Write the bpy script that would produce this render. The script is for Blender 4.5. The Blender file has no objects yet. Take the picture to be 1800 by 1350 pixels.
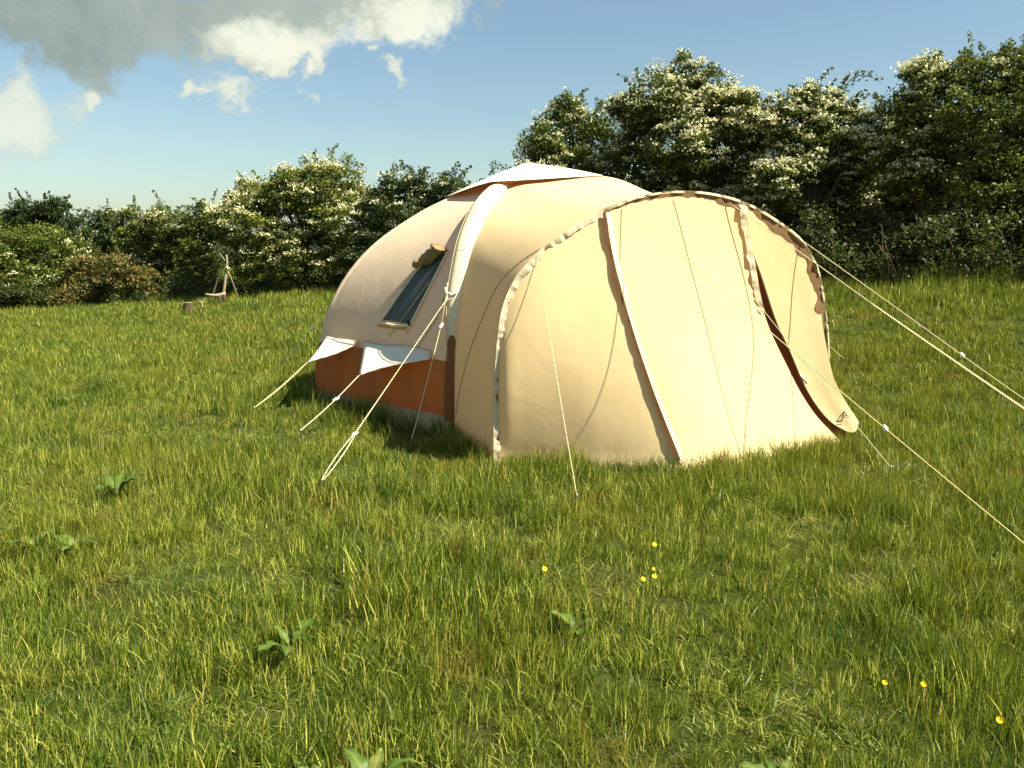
import bpy, math, random
import numpy as np
from mathutils import Vector
random.seed(7)
RNG = np.random.default_rng(11)
R = math.radians
scene = bpy.context.scene
COL = scene.collection

# ------------------------------------------------------------------ camera
FPX, CAMZ = 1500.0, 1.6
PITCH = math.atan(245 / FPX)
cam = bpy.data.cameras.new('camera')
camo = bpy.data.objects.new('camera', cam)
COL.objects.link(camo)
camo.location = (0, 0, CAMZ)
camo.rotation_euler = (math.pi / 2 - PITCH, 0, 0)
cam.sensor_width = 36
cam.lens = FPX / 1800 * 36
cam.clip_start = 0.05
cam.clip_end = 3000
scene.camera = camo
scene.view_settings.view_transform = 'Standard'
scene.view_settings.look = 'None'
scene.view_settings.exposure = 1.36
scene.view_settings.gamma = 1

# ------------------------------------------------------------------ sun
SUN_AZ = math.atan2(0.925, -0.37)          # clockwise from +Y
SUN_EL = R(50)
sd = Vector((math.sin(SUN_AZ) * math.cos(SUN_EL), math.cos(SUN_AZ) * math.cos(SUN_EL), math.sin(SUN_EL)))
sun = bpy.data.lights.new('sun', 'SUN')
sun.energy = 5.0
sun.angle = R(0.5)
sun.color = (1.0, 0.94, 0.76)
suno = bpy.data.objects.new('sun', sun)
COL.objects.link(suno)
suno.rotation_euler = (-sd).to_track_quat('-Z', 'Y').to_euler()

# ------------------------------------------------------------------ pixel helpers (photo pixels -> rays)
CP, SP = math.cos(PITCH), math.sin(PITCH)
def ray(px, py):
    cx, cy = (px - 900) / FPX, (675 - py) / FPX
    return Vector((cx, CP + cy * SP, -SP + cy * CP))
def at_depth(px, py, Y):
    d = ray(px, py)
    return Vector((0, 0, CAMZ)) + d * (Y / d.y)
def on_z(px, py, z=0.0):
    d = ray(px, py)
    return Vector((0, 0, CAMZ)) + d * ((z - CAMZ) / d.z)
def on_plane(px, py, p0, n):
    d = ray(px, py)
    o = Vector((0, 0, CAMZ))
    return o + d * ((p0 - o).dot(n) / d.dot(n))

# ------------------------------------------------------------------ sky
world = bpy.data.worlds.new('World')
scene.world = world
world.use_nodes = True
wt = world.node_tree
wt.nodes.clear()
class NT:
    def __init__(s, t): s.t = t
    def new(s, ty, **kw):
        n = s.t.nodes.new(ty)
        for k, v in kw.items(): setattr(n, k, v)
        return n
    def link(s, a, b): s.t.links.new(a, b)
    def val(s, sock, v):
        if hasattr(v, 'default_value') or hasattr(v, 'is_output'): s.t.links.new(v, sock)
        else: sock.default_value = v
    def m(s, op, a, b=None, c=None, clamp=False):
        n = s.new('ShaderNodeMath', operation=op); n.use_clamp = clamp
        s.val(n.inputs[0], a)
        if b is not None: s.val(n.inputs[1], b)
        if c is not None: s.val(n.inputs[2], c)
        return n.outputs[0]
    def mix(s, f, a, b, blend='MIX'):
        n = s.new('ShaderNodeMix', data_type='RGBA', blend_type=blend)
        s.val(n.inputs[0], f); s.val(n.inputs[6], a); s.val(n.inputs[7], b)
        return n.outputs[2]
    def smooth(s, x, a, b, lo=0.0, hi=1.0):
        n = s.new('ShaderNodeMapRange', interpolation_type='SMOOTHSTEP')
        s.val(n.inputs[0], x)
        for i, v in zip((1, 2, 3, 4), (a, b, lo, hi)): n.inputs[i].default_value = v
        return n.outputs[0]
    def noise(s, vec, scale, detail=4, rough=0.55, dist=0.0, out=0):
        n = s.new('ShaderNodeTexNoise')
        if vec is not None: s.link(vec, n.inputs['Vector'])
        n.inputs['Scale'].default_value = scale; n.inputs['Detail'].default_value = detail
        n.inputs['Roughness'].default_value = rough; n.inputs['Distortion'].default_value = dist
        return n.outputs[out]
W = NT(wt)
sky = W.new('ShaderNodeTexSky', sky_type='NISHITA')
sky.sun_disc = False
sky.sun_elevation = SUN_EL
sky.sun_rotation = SUN_AZ
sky.air_density = 1.0; sky.dust_density = 1.0; sky.ozone_density = 1.0
tc = W.new('ShaderNodeTexCoord')
sep = W.new('ShaderNodeSeparateXYZ')
W.link(tc.outputs['Generated'], sep.inputs[0])
dyc = W.m('MAXIMUM', sep.outputs[1], 0.05)
uu = W.m('DIVIDE', sep.outputs[0], dyc)
vv = W.m('DIVIDE', sep.outputs[2], dyc)
cmb = W.new('ShaderNodeCombineXYZ')
W.link(uu, cmb.inputs[0]); W.link(vv, cmb.inputs[1])
n1 = W.noise(cmb.outputs[0], 11, 9, 0.66, 0.5)
n2 = W.noise(cmb.outputs[0], 26, 6, 0.6, 0.2)
def uv(px, py):
    d = ray(px, py)
    return d.x / d.y, d.z / d.y
w1 = W.noise(cmb.outputs[0], 7, 5, 0.6, 0.0, 1)
w2 = W.noise(cmb.outputs[0], 24, 6, 0.65, 0.0, 1)
ws1 = W.new('ShaderNodeSeparateXYZ'); W.link(w1, ws1.inputs[0])
ws2 = W.new('ShaderNodeSeparateXYZ'); W.link(w2, ws2.inputs[0])
def warp(a, i):
    d1 = W.m('MULTIPLY', W.m('SUBTRACT', ws1.outputs[i], 0.5), 0.16)
    d2 = W.m('MULTIPLY', W.m('SUBTRACT', ws2.outputs[i], 0.5), 0.09)
    return W.m('ADD', a, W.m('ADD', d1, d2))
uw, vw = warp(uu, 0), warp(vv, 1)
def blob(px, py, a, b):
    u0, v0 = uv(px, py)
    x = W.m('DIVIDE', W.m('SUBTRACT', uw, u0), a / FPX)
    y = W.m('DIVIDE', W.m('SUBTRACT', vw, v0), b / FPX)
    r2 = W.m('ADD', W.m('MULTIPLY', x, x), W.m('MULTIPLY', y, y))
    return W.m('SUBTRACT', 1.0, W.m('SQRT', r2))
def field(bl):
    f = None
    for b in bl:
        g = blob(*b)
        f = g if f is None else W.m('MAXIMUM', f, g)
    return f
nz = W.m('ADD', W.m('MULTIPLY', W.m('SUBTRACT', n1, 0.5), 2.6), W.m('MULTIPLY', W.m('SUBTRACT', n2, 0.5), 1.1))
deck = field([(120, 10, 420, 118), (430, 40, 260, 88), (650, 15, 165, 80), (480, 110, 110, 45), (620, -60, 320, 95), (-250, -100, 420, 260)])
puff = field([(20, 205, 165, 105), (-60, 240, 170, 90), (158, 165, 30, 38), (400, 175, 85, 36), (330, 178, 60, 20), (625, 112, 30, 32), (665, 148, 42, 20)])
cd = W.smooth(W.m('ADD', deck, W.m('MULTIPLY', nz, 0.45)), -0.05, 0.45)
cp_ = W.smooth(W.m('ADD', puff, W.m('MULTIPLY', nz, 0.85)), 0.0, 0.7, 0.0, 0.8)
front = W.smooth(sep.outputs[1], 0.05, 0.3)
cd = W.m('MULTIPLY', cd, front); cp_ = W.m('MULTIPLY', cp_, front)
lit = W.smooth(W.m('ADD', field([(500, 105, 120, 60), (730, 50, 120, 90), (610, 100, 90, 60)]), W.m('MULTIPLY', nz, 0.5)), -0.2, 0.8)
dk = W.smooth(W.m('ADD', uu, W.m('MULTIPLY', nz, 0.12)), -0.62, -0.15)
deckc = W.mix(dk, (1.7, 2.2, 2.1, 1), (2.7, 3.15, 2.8, 1))
deckc = W.mix(W.smooth(nz, -0.9, 0.9, 0.0, 0.35), deckc, (3.6, 4.1, 3.7, 1))
deckc = W.mix(lit, deckc, (5.9, 6.0, 5.0, 1))
skyc = W.mix(1.0, sky.outputs[0], (0.86, 0.92, 0.86, 1), 'MULTIPLY')
c = W.mix(cd, skyc, deckc)
c = W.mix(cp_, c, W.mix(W.smooth(W.m('ADD', puff, W.m('MULTIPLY', nz, 0.7)), 0.1, 0.9), (3.9, 4.4, 3.9, 1), (5.6, 5.7, 4.7, 1)))
bg = W.new('ShaderNodeBackground')
bg.inputs['Strength'].default_value = 0.062
W.link(c, bg.inputs['Color'])
wo = W.new('ShaderNodeOutputWorld')
W.link(bg.outputs[0], wo.inputs[0])

# ------------------------------------------------------------------ object helpers
def tag(o, label=None, cat=None, group=None, kind=None):
    if label: o['label'] = label
    if cat: o['category'] = cat
    if group: o['group'] = group
    if kind: o['kind'] = kind
    return o
def empty(name, loc=(0, 0, 0)):
    o = bpy.data.objects.new(name, None)
    o.empty_display_size = 0.1
    o.location = loc
    COL.objects.link(o)
    return o
def mesh_obj(name, verts, faces, mat, parent=None, smooth=True, link=True, tint=None):
    """verts world coordinates; origin shifted to the parent's location"""
    me = bpy.data.meshes.new(name)
    off = Vector((0, 0, 0))
    p = parent
    while p is not None:
        off += p.location; p = p.parent
    V = np.asarray(verts, dtype=np.float32).reshape(-1, 3) - np.array(off, dtype=np.float32)
    if isinstance(faces, np.ndarray):
        nf, k = faces.shape
        me.vertices.add(len(V)); me.vertices.foreach_set('co', V.ravel())
        me.loops.add(nf * k); me.loops.foreach_set('vertex_index', faces.ravel().astype(np.int32))
        me.polygons.add(nf)
        me.polygons.foreach_set('loop_start', np.arange(0, nf * k, k, dtype=np.int32))
        me.polygons.foreach_set('loop_total', np.full(nf, k, dtype=np.int32))
        me.update(calc_edges=True)
    else:
        me.from_pydata([tuple(map(float, v)) for v in V], [], faces)
    if tint is not None:
        a = me.attributes.new('tint', 'FLOAT', 'POINT')
        a.data.foreach_set('value', np.asarray(tint, dtype=np.float32))
    if smooth: me.polygons.foreach_set('use_smooth', [True] * len(me.polygons))
    me.materials.append(mat)
    o = bpy.data.objects.new(name, me)
    if link: COL.objects.link(o)
    if parent is not None: o.parent = parent
    return o
def spline(pts, n):
    """Catmull-Rom through pts, n samples"""
    P = np.array([tuple(p) for p in pts], dtype=float)
    if len(P) == 2:
        t = np.linspace(0, 1, n)[:, None]
        return P[0] * (1 - t) + P[1] * t
    seg = np.linalg.norm(np.diff(P, axis=0), axis=1) ** 0.5
    T = np.concatenate([[0], np.cumsum(seg)])
    Pe = np.vstack([2 * P[0] - P[1], P, 2 * P[-1] - P[-2]])
    Te = np.concatenate([[T[0] - seg[0]], T, [T[-1] + seg[-1]]])
    out = []
    for t in np.linspace(0, T[-1], n):
        i = min(max(np.searchsorted(T, t, side='right') - 1, 0), len(P) - 2)
        p0, p1, p2, p3 = Pe[i:i + 4]; t0, t1, t2, t3 = Te[i:i + 4]
        A1 = (t1 - t) / (t1 - t0) * p0 + (t - t0) / (t1 - t0) * p1
        A2 = (t2 - t) / (t2 - t1) * p1 + (t - t1) / (t2 - t1) * p2
        A3 = (t3 - t) / (t3 - t2) * p2 + (t - t2) / (t3 - t2) * p3
        B1 = (t2 - t) / (t2 - t0) * A1 + (t - t0) / (t2 - t0) * A2
        B2 = (t3 - t) / (t3 - t1) * A2 + (t - t1) / (t3 - t1) * A3
        out.append((t2 - t) / (t2 - t1) * B1 + (t - t1) / (t2 - t1) * B2)
    return np.array(out)
def grid_faces(nu, nv, closed=False):
    f = []
    for i in range(nu - 1):
        for j in range(nv if closed else nv - 1):
            j2 = (j + 1) % nv
            f.append((i * nv + j, i * nv + j2, (i + 1) * nv + j2, (i + 1) * nv + j))
    return f
def tube_data(path, rad, k=8, cap=True):
    P = [Vector(p) for p in path]
    n = len(P)
    rads = rad if hasattr(rad, '__len__') else [rad] * n
    V, F = [], []
    prev = None
    for i in range(n):
        t = (P[min(i + 1, n - 1)] - P[max(i - 1, 0)]).normalized()
        if prev is None:
            a = Vector((0, 0, 1)) if abs(t.z) < 0.9 else Vector((1, 0, 0))
            x = t.cross(a).normalized()
        else:
            x = (prev - t * prev.dot(t)).normalized()
        prev = x
        y = t.cross(x)
        for j in range(k):
            a = 2 * math.pi * j / k
            V.append(P[i] + (x * math.cos(a) + y * math.sin(a)) * rads[i])
    F = grid_faces(n, k, True)
    if cap:
        F.append(tuple(range(k - 1, -1, -1)))
        F.append(tuple(range((n - 1) * k, n * k)))
    return [tuple(v) for v in V], F
class MB:
    def __init__(s): s.V = []; s.F = []
    def add(s, V, F):
        o = len(s.V)
        s.V += [tuple(v) for v in V]
        s.F += [tuple(i + o for i in f) for f in F]
        return s
    def tube(s, path, rad, k=8, cap=True): return s.add(*tube_data(path, rad, k, cap))
    def build(s, name, mat, parent=None, smooth=True): return mesh_obj(name, s.V, s.F, mat, parent, smooth)

# ------------------------------------------------------------------ materials
def new_mat(name):
    m = bpy.data.materials.new(name)
    m.use_nodes = True
    m.node_tree.nodes.clear()
    return m, NT(m.node_tree)
def out(N, sh):
    o = N.new('ShaderNodeOutputMaterial'); N.link(sh, o.inputs[0])
def fabric(name, col, trans=0.25, tcol=None, rough=0.9, wrinkle=0.25, stain=0.10):
    m, N = new_mat(name)
    g = N.new('ShaderNodeTexCoord').outputs['Object']
    n = N.noise(g, 1.6, 5, 0.6)
    fine = N.noise(g, 60, 3, 0.6)
    big = N.smooth(n, 0.35, 0.75)
    c = N.mix(N.m('MULTIPLY', big, stain), (*col, 1), (col[0] * .72, col[1] * .62, col[2] * .5, 1))
    c = N.mix(N.m('MULTIPLY', fine, 0.18), c, (col[0] * .8, col[1] * .78, col[2] * .72, 1))
    wv = N.noise(g, 3.2, 3, 0.5, 0.6)
    weave = N.noise(g, 420, 2, 0.5)
    h = N.m('ADD', N.m('MULTIPLY', wv, 1.0), N.m('MULTIPLY', weave, 0.012))
    bp = N.new('ShaderNodeBump'); bp.inputs['Strength'].default_value = wrinkle; bp.inputs['Distance'].default_value = 0.06
    N.link(h, bp.inputs['Height'])
    p = N.new('ShaderNodeBsdfPrincipled')
    N.link(c, p.inputs['Base Color']); p.inputs['Roughness'].default_value = rough
    p.inputs['Specular IOR Level'].default_value = 0.15
    N.link(bp.outputs[0], p.inputs['Normal'])
    t = N.new('ShaderNodeBsdfTranslucent')
    tc_ = tcol or (col[0] * .9, col[1] * .7, col[2] * .5)
    t.inputs[0].default_value = (*tc_, 1)
    N.link(bp.outputs[0], t.inputs['Normal'])
    mx = N.new('ShaderNodeMixShader'); mx.inputs[0].default_value = trans
    N.link(p.outputs[0], mx.inputs[1]); N.link(t.outputs[0], mx.inputs[2])
    out(N, mx.outputs[0])
    return m
M = {}
M['canvas'] = fabric('cream_canvas', (0.88, 0.70, 0.50), 0.30, (0.85, 0.60, 0.36), wrinkle=0.13)
M['awning'] = fabric('yellow_cream_canvas', (0.88, 0.69, 0.38), 0.30, (0.85, 0.55, 0.22), wrinkle=0.09)
M['sleeve'] = fabric('pale_sleeve_canvas', (0.84, 0.74, 0.50), 0.12, wrinkle=0.15)
M['cap'] = fabric('white_cap_fabric', (0.84, 0.80, 0.70), 0.10, wrinkle=0.15)
M['flap'] = fabric('white_flap_fabric', (0.86, 0.77, 0.62), 0.10, wrinkle=0.2)
M['rust'] = fabric('rust_brown_canvas', (0.34, 0.16, 0.06), 0.40, (0.62, 0.25, 0.08), stain=0.3, wrinkle=0.5)
M['lining'] = fabric('ochre_lining', (0.22, 0.13, 0.06), 0.12, stain=0.2)
M['zipbrown'] = fabric('dark_brown_zip_tape', (0.09, 0.042, 0.02), 0.05, stain=0.3)
M['curtain'] = fabric('dark_red_inner_curtain', (0.22, 0.07, 0.03), 0.1, stain=0.6)
M['skirt'] = fabric('beige_mud_skirt', (0.46, 0.34, 0.18), 0.1, stain=0.5, wrinkle=0.5)  # beige taken darker to carry the shade at the wall foot
M['trim'] = fabric('crinkled_trim', (0.66, 0.56, 0.38), 0.15, wrinkle=0.4)
M['band'] = fabric('ochre_window_band', (0.66, 0.36, 0.09), 0.2)
M['brown_roll'] = fabric('olive_brown_roll', (0.30, 0.22, 0.10), 0.1, wrinkle=0.8, stain=0.6)
M['seam'] = fabric('seam_thread', (0.46, 0.36, 0.22), 0.0)
M['dark'] = fabric('dark_zip', (0.05, 0.035, 0.03), 0.0)
M['ground_sheet'] = fabric('brown_groundsheet', (0.12, 0.06, 0.035), 0.0, stain=0.5)

def simple(name, col, rough=0.6, var=0.3, scale=20, spec=0.3, bump=0.0, metal=0.0):
    m, N = new_mat(name)
    g = N.new('ShaderNodeTexCoord').outputs['Object']
    n = N.noise(g, scale, 5, 0.6)
    c = N.mix(N.m('MULTIPLY', n, var * 2, clamp=True), (*col, 1), (col[0] * .4, col[1] * .4, col[2] * .4, 1))
    p = N.new('ShaderNodeBsdfPrincipled')
    N.link(c, p.inputs['Base Color']); p.inputs['Roughness'].default_value = rough
    p.inputs['Specular IOR Level'].default_value = spec; p.inputs['Metallic'].default_value = metal
    if bump:
        b = N.new('ShaderNodeBump'); b.inputs['Strength'].default_value = bump; b.inputs['Distance'].default_value = 0.02
        N.link(n, b.inputs['Height']); N.link(b.outputs[0], p.inputs['Normal'])
    out(N, p.outputs[0])
    return m
M['rope'] = simple('pale_rope', (0.72, 0.62, 0.36), 0.9, 0.15, 200, 0.1)
M['rope_yellow'] = simple('yellow_rope', (0.74, 0.58, 0.26), 0.9, 0.15, 200, 0.1)
M['plastic'] = simple('white_plastic', (0.8, 0.76, 0.6), 0.5, 0.1, 30)
M['steel'] = simple('peg_steel', (0.4, 0.38, 0.35), 0.4, 0.2, 30, 0.5, 0, 0.8)
M['net'] = simple('window_net', (0.085, 0.095, 0.08), 0.6, 0.3, 5, 0.3, 0.2)
M['wood'] = simple('weathered_wood', (0.42, 0.33, 0.22), 0.9, 0.4, 12, 0.2, 0.6)
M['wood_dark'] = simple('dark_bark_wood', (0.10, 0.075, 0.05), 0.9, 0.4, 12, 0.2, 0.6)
M['bark'] = simple('hawthorn_bark', (0.09, 0.07, 0.05), 0.95, 0.5, 14, 0.1, 0.8)
M['ink'] = simple('black_print', (0.02, 0.025, 0.02), 0.7, 0.1)
M['dry'] = simple('dry_stalk', (0.26, 0.2, 0.12), 0.9, 0.3, 9, 0.1)

def leafmat(name, c0, c1, c2, trans=0.3, tcol=(0.20, 0.26, 0.03), rough=0.5, spec=0.3, patch=None):
    """c0..c2 = colour ramp driven by the per-leaf tint; patch = (colour, scale, lo, hi) drifting over the plant"""
    m, N = new_mat(name)
    a = N.new('ShaderNodeAttribute', attribute_name='tint').outputs['Fac']
    oi = N.new('ShaderNodeObjectInfo').outputs['Random']
    f = N.m('ADD', a, N.m('MULTIPLY', N.m('SUBTRACT', oi, 0.5), 0.3))
    cr = N.new('ShaderNodeValToRGB')
    e = cr.color_ramp.elements
    e[0].position = 0; e[0].color = (*c0, 1)
    e[1].position = 1; e[1].color = (*c2, 1)
    k = e.new(0.5); k.color = (*c1, 1)
    N.link(f, cr.inputs[0])
    c = cr.outputs[0]
    if patch:
        pos = N.new('ShaderNodeNewGeometry').outputs['Position']
        for pc, sc, lo, hi, amt in patch:
            w = N.smooth(N.noise(pos, sc, 3, 0.6), lo, hi, 0, amt)
            c = N.mix(w, c, (*pc, 1))
    p = N.new('ShaderNodeBsdfPrincipled')
    N.link(c, p.inputs['Base Color'])
    p.inputs['Roughness'].default_value = rough; p.inputs['Specular IOR Level'].default_value = spec
    t = N.new('ShaderNodeBsdfTranslucent')
    tm = N.mix(0.5, c, (*tcol, 1))
    N.link(tm, t.inputs[0])
    mx = N.new('ShaderNodeMixShader'); mx.inputs[0].default_value = trans
    N.link(p.outputs[0], mx.inputs[1]); N.link(t.outputs[0], mx.inputs[2])
    out(N, mx.outputs[0])
    return m
M['grass'] = leafmat('grass_blades', (0.020, 0.050, 0.005), (0.115, 0.165, 0.010), (0.52, 0.50, 0.10), 0.27, (0.32, 0.36, 0.015), 0.45, 0.28,
    patch=[((0.20, 0.20, 0.02), 0.55, 0.46, 0.66, 0.35), ((0.28, 0.16, 0.04), 2.1, 0.56, 0.72, 0.45), ((0.035, 0.10, 0.015), 0.9, 0.52, 0.68, 0.55)])
M['leaf_mid'] = leafmat('hawthorn_leaves', (0.02, 0.038, 0.006), (0.065, 0.09, 0.012), (0.24, 0.24, 0.04), 0.25, rough=0.5)
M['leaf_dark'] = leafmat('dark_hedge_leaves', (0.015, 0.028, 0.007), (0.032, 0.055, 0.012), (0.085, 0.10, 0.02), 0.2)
M['leaf_olive'] = leafmat('olive_leaves', (0.045, 0.04, 0.01), (0.10, 0.10, 0.02), (0.2, 0.14, 0.04), 0.2)
M['leaf_green'] = leafmat('fresh_green_leaves', (0.025, 0.045, 0.008), (0.08, 0.115, 0.014), (0.27, 0.27, 0.04), 0.28)
M['under'] = leafmat('undergrowth_leaves', (0.02, 0.032, 0.008), (0.045, 0.065, 0.014), (0.16, 0.15, 0.05), 0.2)
M['dock'] = leafmat('dock_leaves', (0.035, 0.08, 0.012), (0.075, 0.13, 0.018), (0.24, 0.25, 0.05), 0.25, (0.16, 0.24, 0.03))
M['blossom'] = leafmat('hawthorn_blossom', (0.45, 0.43, 0.18), (0.78, 0.74, 0.42), (0.88, 0.85, 0.62), 0.25, (0.6, 0.58, 0.3), 0.8, 0.1)
M['petal'] = simple('buttercup_petal', (0.85, 0.62, 0.01), 0.35, 0.05, 30, 0.4)
def ground_mat():
    m, N = new_mat('meadow_soil')
    pos = N.new('ShaderNodeNewGeometry').outputs['Position']
    n = N.noise(pos, 0.7, 6, 0.6)
    n2_ = N.noise(pos, 30, 5, 0.7)
    c = N.mix(N.smooth(n, 0.35, 0.65), (0.04, 0.06, 0.010, 1), (0.065, 0.07, 0.018, 1))
    c = N.mix(N.smooth(n2_, 0.45, 0.7), c, (0.10, 0.10, 0.03, 1))
    p = N.new('ShaderNodeBsdfPrincipled'); N.link(c, p.inputs['Base Color']); p.inputs['Roughness'].default_value = 1
    p.inputs['Specular IOR Level'].default_value = 0.05
    b = N.new('ShaderNodeBump'); b.inputs['Strength'].default_value = 1; b.inputs['Distance'].default_value = 0.05
    N.link(n2_, b.inputs['Height']); N.link(b.outputs[0], p.inputs['Normal'])
    out(N, p.outputs[0])
    return m
M['ground'] = ground_mat()

# ------------------------------------------------------------------ terrain
_perm = RNG.random((128, 128))
def vnoise(x, y, s):
    x = np.asarray(x, float) / s + 500; y = np.asarray(y, float) / s + 500
    xi = np.floor(x).astype(int); yi = np.floor(y).astype(int)
    fx = x - xi; fy = y - yi
    fx = fx * fx * (3 - 2 * fx); fy = fy * fy * (3 - 2 * fy)
    g = lambda a, b: _perm[a % 128, b % 128]
    return (g(xi, yi) * (1 - fx) + g(xi + 1, yi) * fx) * (1 - fy) + (g(xi, yi + 1) * (1 - fx) + g(xi + 1, yi + 1) * fx) * fy
def sstep(a, b, x):
    t = np.clip((x - a) / (b - a), 0, 1)
    return t * t * (3 - 2 * t)
def tops(x, y):
    """height of the grass tops"""
    x = np.asarray(x, float); y = np.asarray(y, float)
    L = 0.107 * (y - 9) + 0.10 * x + 0.03
    L = np.minimum(L, 1.9 + 0.02 * (L - 1.9))
    h = 0.2 * np.log1p(np.exp(np.clip(L / 0.2, -40, 40)))
    return h * sstep(7.5, 11.5, y)
GD = 0.10
def ground(x, y):
    b = (vnoise(x, y, 1.3) - 0.5) * 0.06 + (vnoise(np.asarray(x) + 50, y, 0.45) - 0.5) * 0.035
    return tops(x, y) - GD + b
def axis(a0, a1, step, far, growth=1.25):
    v = list(np.arange(a0, a1 + 1e-6, step))
    s = step
    lo = [a0]; hi = [v[-1]]
    while hi[-1] < far: s *= growth; hi.append(hi[-1] + s)
    s = step
    while lo[-1] > -far: s *= growth; lo.append(lo[-1] - s)
    return np.array(sorted(set(lo[1:] + v + hi[1:])))
xs = axis(-9, 9, 0.15, 600); ys = axis(0.5, 24, 0.15, 600)
GX, GY = np.meshgrid(xs, ys, indexing='ij')
GZ = ground(GX, GY)
nx, ny = GX.shape
ii, jj = np.meshgrid(np.arange(nx - 1), np.arange(ny - 1), indexing='ij')
q = (ii * ny + jj).ravel()
gf = np.stack([q, q + ny, q + ny + 1, q + 1], 1)
go = mesh_obj('ground', np.stack([GX.ravel(), GY.ravel(), GZ.ravel()], 1), gf, M['ground'])
tag(go, 'sloping meadow ground under the grass', 'ground', kind='structure')
def gz(x, y): return float(ground(x, y))

# ------------------------------------------------------------------ tent geometry
C1 = on_z(795, 748); C2 = on_z(556, 692)
C1.z = C2.z = 0
e = C2 - C1
rot60 = lambda v, a: Vector((v.x * math.cos(a) - v.y * math.sin(a), v.x * math.sin(a) + v.y * math.cos(a), 0))
CEN = C1 + rot60(e, -math.pi / 3)
RAD = e.length
def cdir(k):      # corner directions: 0 = C1 (front left), 1 = C2 (left), ... clockwise
    return rot60((C1 - CEN).normalized(), -k * math.pi / 3)
print('hex', C1, C2, CEN, RAD)
ft0 = on_z(875, 800)                       # left foot of the awning arch
ft1 = on_z(1452, 768)
AD = (ft1 - ft0); AD.z = 0; AW = AD.length; AD.normalize()
AN = Vector((AD.y, -AD.x, 0))              # outward
print('arch width', AW, AD, AN)
tent = empty('inflatable_tent', (CEN.x, CEN.y, 0))
tag(tent, 'large cream canvas dome tent with arched awning and rust brown lower walls', 'tent')

prof = {  # (r, z) of the hexagon's arches
    'c1': [(0, 2.30), (0.6, 2.20), (1.01, 2.08), (1.30, 1.96), (1.52, 1.82), (1.78, 1.60), (2.0, 1.28), (2.16, 0.92), (2.24, 0.45), (2.25, -0.12)],
    'c2': [(0, 2.34), (0.6, 2.20), (0.82, 2.08), (1.1, 1.94), (1.6, 1.60), (1.9, 1.27), (2.1, 0.90), (2.2, 0.55), (2.25, 0.3), (2.25, -0.12)],
}
def arch_pts(k, n=40, lift=0.0):
    pr = prof['c1'] if k in (0, 5) else prof['c2']
    d = cdir(k)
    sc = RAD / 2.25
    P = spline([(r * sc, z, 0) for r, z in pr], n)
    return np.array([(CEN.x + d.x * (p[0]), CEN.y + d.y * (p[0]), p[1]) for p in P])
ARCH = [arch_pts(k) for k in range(6)]
BOTZ = 0.57      # height of the join of roof panel and lower wall
def cut(A, z, above=True):
    """resample arch A above/below height z"""
    i = next(i for i in range(len(A)) if A[i][2] < z)
    t = (A[i - 1][2] - z) / (A[i - 1][2] - A[i][2])
    p = A[i - 1] * (1 - t) + A[i] * t
    part = np.vstack([A[:i], p]) if above else np.vstack([p, A[i:]])
    return spline(part, 30 if above else 8)
def panel(Aa, Ab, sag, nt=24, s_in=0.0):
    V = []
    for s in range(len(Aa)):
        fs = s / (len(Aa) - 1)
        for j in range(nt):
            t = j / (nt - 1)
            p = Aa[s] * (1 - t) + Ab[s] * t
            k = 4 * t * (1 - t) * sag * math.sin(math.pi * min(1, fs * 1.05))
            dirv = Vector((p[0] - CEN.x, p[1] - CEN.y, 0.4)).normalized()
            V.append(tuple(Vector(p) - dirv * k))
    return V, grid_faces(len(Aa), nt)
for k in range(5):
    Aa, Ab = ARCH[k], ARCH[(k + 1) % 6]
    V, F = panel(cut(Aa, BOTZ), cut(Ab, BOTZ), 0.03)
    o = mesh_obj('roof_panel', V, F, M['canvas'], tent)
    if k == 0: o['label'] = 'beige roof panel with the window'
    # lower wall, slightly billowed between pegged points
    La, Lb = cut(Aa, BOTZ, False), cut(Ab, BOTZ, False)
    V = []
    nt = 110
    for s in range(8):
        fs = s / 7
        for j in range(nt):
            t = j / (nt - 1)
            p = Vector(La[s] * (1 - t) + Lb[s] * t)
            outw = Vector((p.x - CEN.x, p.y - CEN.y, 0)).normalized()
            f = (0.012 * math.sin(t * 23) + 0.010 * math.sin(t * 61 + 2) * math.sin(t * 9)) * (0.3 + math.sin(math.pi * fs)) + 0.03 * math.sin(math.pi * t) * fs
            if k == 0: f += 0.10 * math.exp(-((t - 0.62 - 0.1 * fs) / 0.05) ** 2) * (1 - fs) ** 1.5
            V.append(tuple(p + outw * f - Vector((0, 0, 0.0))))
    o = mesh_obj('lower_wall', V, grid_faces(8, nt), M['rust'], tent)
    if k == 0: o['label'] = 'rust brown lower wall below the flaps'
# pale mud skirt along the foot of the left wall
V = []
for s in range(4):
    for j in range(60):
        t = j / 59
        p = C1 * (1 - t) + C2 * t
        n_ = Vector((p.x - CEN.x, p.y - CEN.y, 0)).normalized()
        z = [0.085, 0.05, 0.01, -0.1][s] - 0.03 * t
        V.append(tuple(p + n_ * (0.045 + [0.0, .02, .05, .09][s] + 0.008 * math.sin(t * 40 + s)) + Vector((0, 0, z))))
mesh_obj('mud_skirt', V, grid_faces(4, 60), M['skirt'], tent)
# ground sheet inside
V = [tuple(CEN + cdir(k) * (RAD * 0.97) + Vector((0, 0, 0.0))) for k in range(6)]
mesh_obj('groundsheet', V, [(0, 1, 2, 3, 4, 5)], M['ground_sheet'], tent, smooth=False)

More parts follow.
